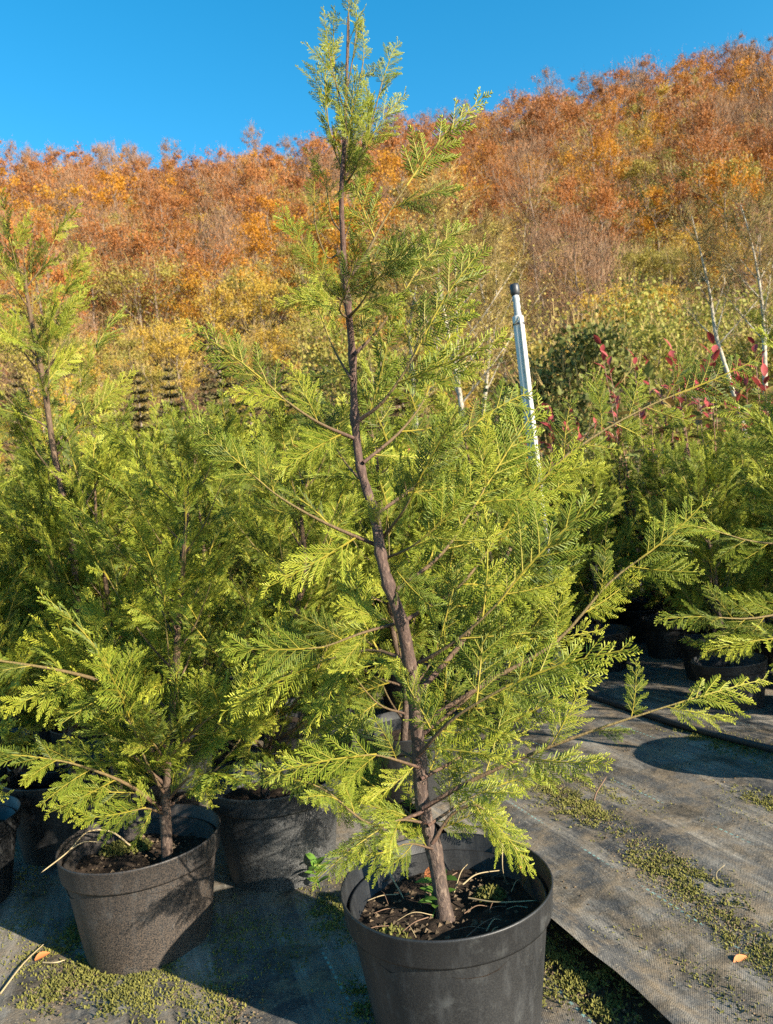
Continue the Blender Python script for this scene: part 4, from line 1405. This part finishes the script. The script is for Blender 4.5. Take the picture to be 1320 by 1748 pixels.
def seedling(nm, label, base, h, n, L, seed, parent=None, cat='weed'):
    R = random.Random(seed)
    root = empty(nm, base) if parent is None else None
    b = MB()
    path = smooth_path([Vector((0, 0, 0)), Vector((R.uniform(-.01, .01), R.uniform(-.01, .01), h * .5)), Vector((R.uniform(-.015, .015), 0, h))], 4)
    b.tube(path, [.0015] * len(path), 5)
    for k in range(n):
        f = 0.3 + 0.7 * k / max(1, n - 1)
        q = path[min(len(path) - 1, int(f * (len(path) - 1)))]
        a = k * 2.4 + R.uniform(-.3, .3); el = R.uniform(.2, .8)
        leaf_shape(b, q, Vector((math.cos(a) * math.cos(el), math.sin(a) * math.cos(el), math.sin(el))), Vector((-math.cos(a) * .4, -math.sin(a) * .4, 1)), L * R.uniform(.7, 1.1), L * .24, (R.random(), 0, 0), .25, 4)
    me = b.mesh(nm, M_WEED, True)
    if parent is not None:
        o = put(nm, me, parent); o.location = base
    else:
        put('shoot', me, root); tag(root, label, cat)
seedling('weed_seedling', None, hp(752, 1545, .195), .05, 7, .042, 1, parent=hero)
seedling('weed_seedling', None, hp(738, 1565, .195), .03, 6, .03, 2, parent=hero)
q = gpx(548, 1528); seedling('weed_seedling', 'small dark green weed growing beside the second pot', (q.x, q.y, .01), .075, 11, .042, 3)

pl = [o for o in COL.objects if o.name.startswith('potted_conifer') and 'dusty' in o.get('label', '') and 'stem' in o.get('label', '')][0]
def lp(x, y, z):
    p = gpx(x, y, z)
    return Vector((p.x - pl.location.x, p.y - pl.location.y, z))
pot_litter(pl, 0.16, .177, 7, 'left', [(lp(200, 1450, .18).x, lp(200, 1450, .18).y, .035, 700), (lp(235, 1445, .18).x, lp(235, 1445, .18).y, .03, 400)],
    [([lp(225, 1445, .185), lp(190, 1420, .23), lp(150, 1420, .25), lp(115, 1455, .243), lp(70, 1490, .235)], .0022, M_STRAW), ([lp(120, 1450, .243), lp(145, 1437, .25), lp(175, 1438, .24)], .0014, M_STRAW)])

# twigs and leaves on the fabric
def twig_obj(label, pts, r, nm='twig', mat=None):
    path = smooth_path(pts, 5); o0 = path[0].copy()
    b = MB(); b.tube([p - o0 for p in path], [r * (1 - .5 * i / (len(path) - 1)) for i in range(len(path))], 5)
    o = put(nm, b.mesh(nm, mat or M_TWIG, True)); o.location = o0
    return tag(o, label, 'twig')
g = gpx(1013, 1372, .015)
twig_obj('dead brown stalk sticking up from a moss patch on the fabric', [g, g + Vector((.012, 0, .03)), g + Vector((.05, .02, .065))], .003)
g = gpx(1225, 1505, .015)
twig_obj('thin curled dry stem standing on the fabric path', [g, g + Vector((.0, 0, .02)), g + Vector((.02, 0, .035))], .0013, mat=M_STRAW)
g = gpx(0, 1700, .02)
twig_obj('long dry grass stalk lying on mossy fabric', [gpx(0, 1697, .016), gpx(40, 1645, .022), gpx(82, 1605, .018)], .0022, mat=M_STRAW, nm='dry_stalk')
twig_obj('short pale straw lying beside the dusty pot', [gpx(74, 1643, .016), gpx(95, 1643, .02), gpx(113, 1638, .017)], .002, mat=M_STRAW, nm='dry_stalk')
g = gpx(1255, 1655, .018); dead_leaf(g, (1, .5, .25), (0, -.4, 1), .045, 'curled orange-brown dead leaf lying on the fabric path')
g = gpx(60, 1640, .016); dead_leaf(g, (.6, .5, .2), (0, -.4, 1), .03, 'small reddish dead leaf on the moss beside the dusty pot')
print('objects', len(bpy.data.objects))
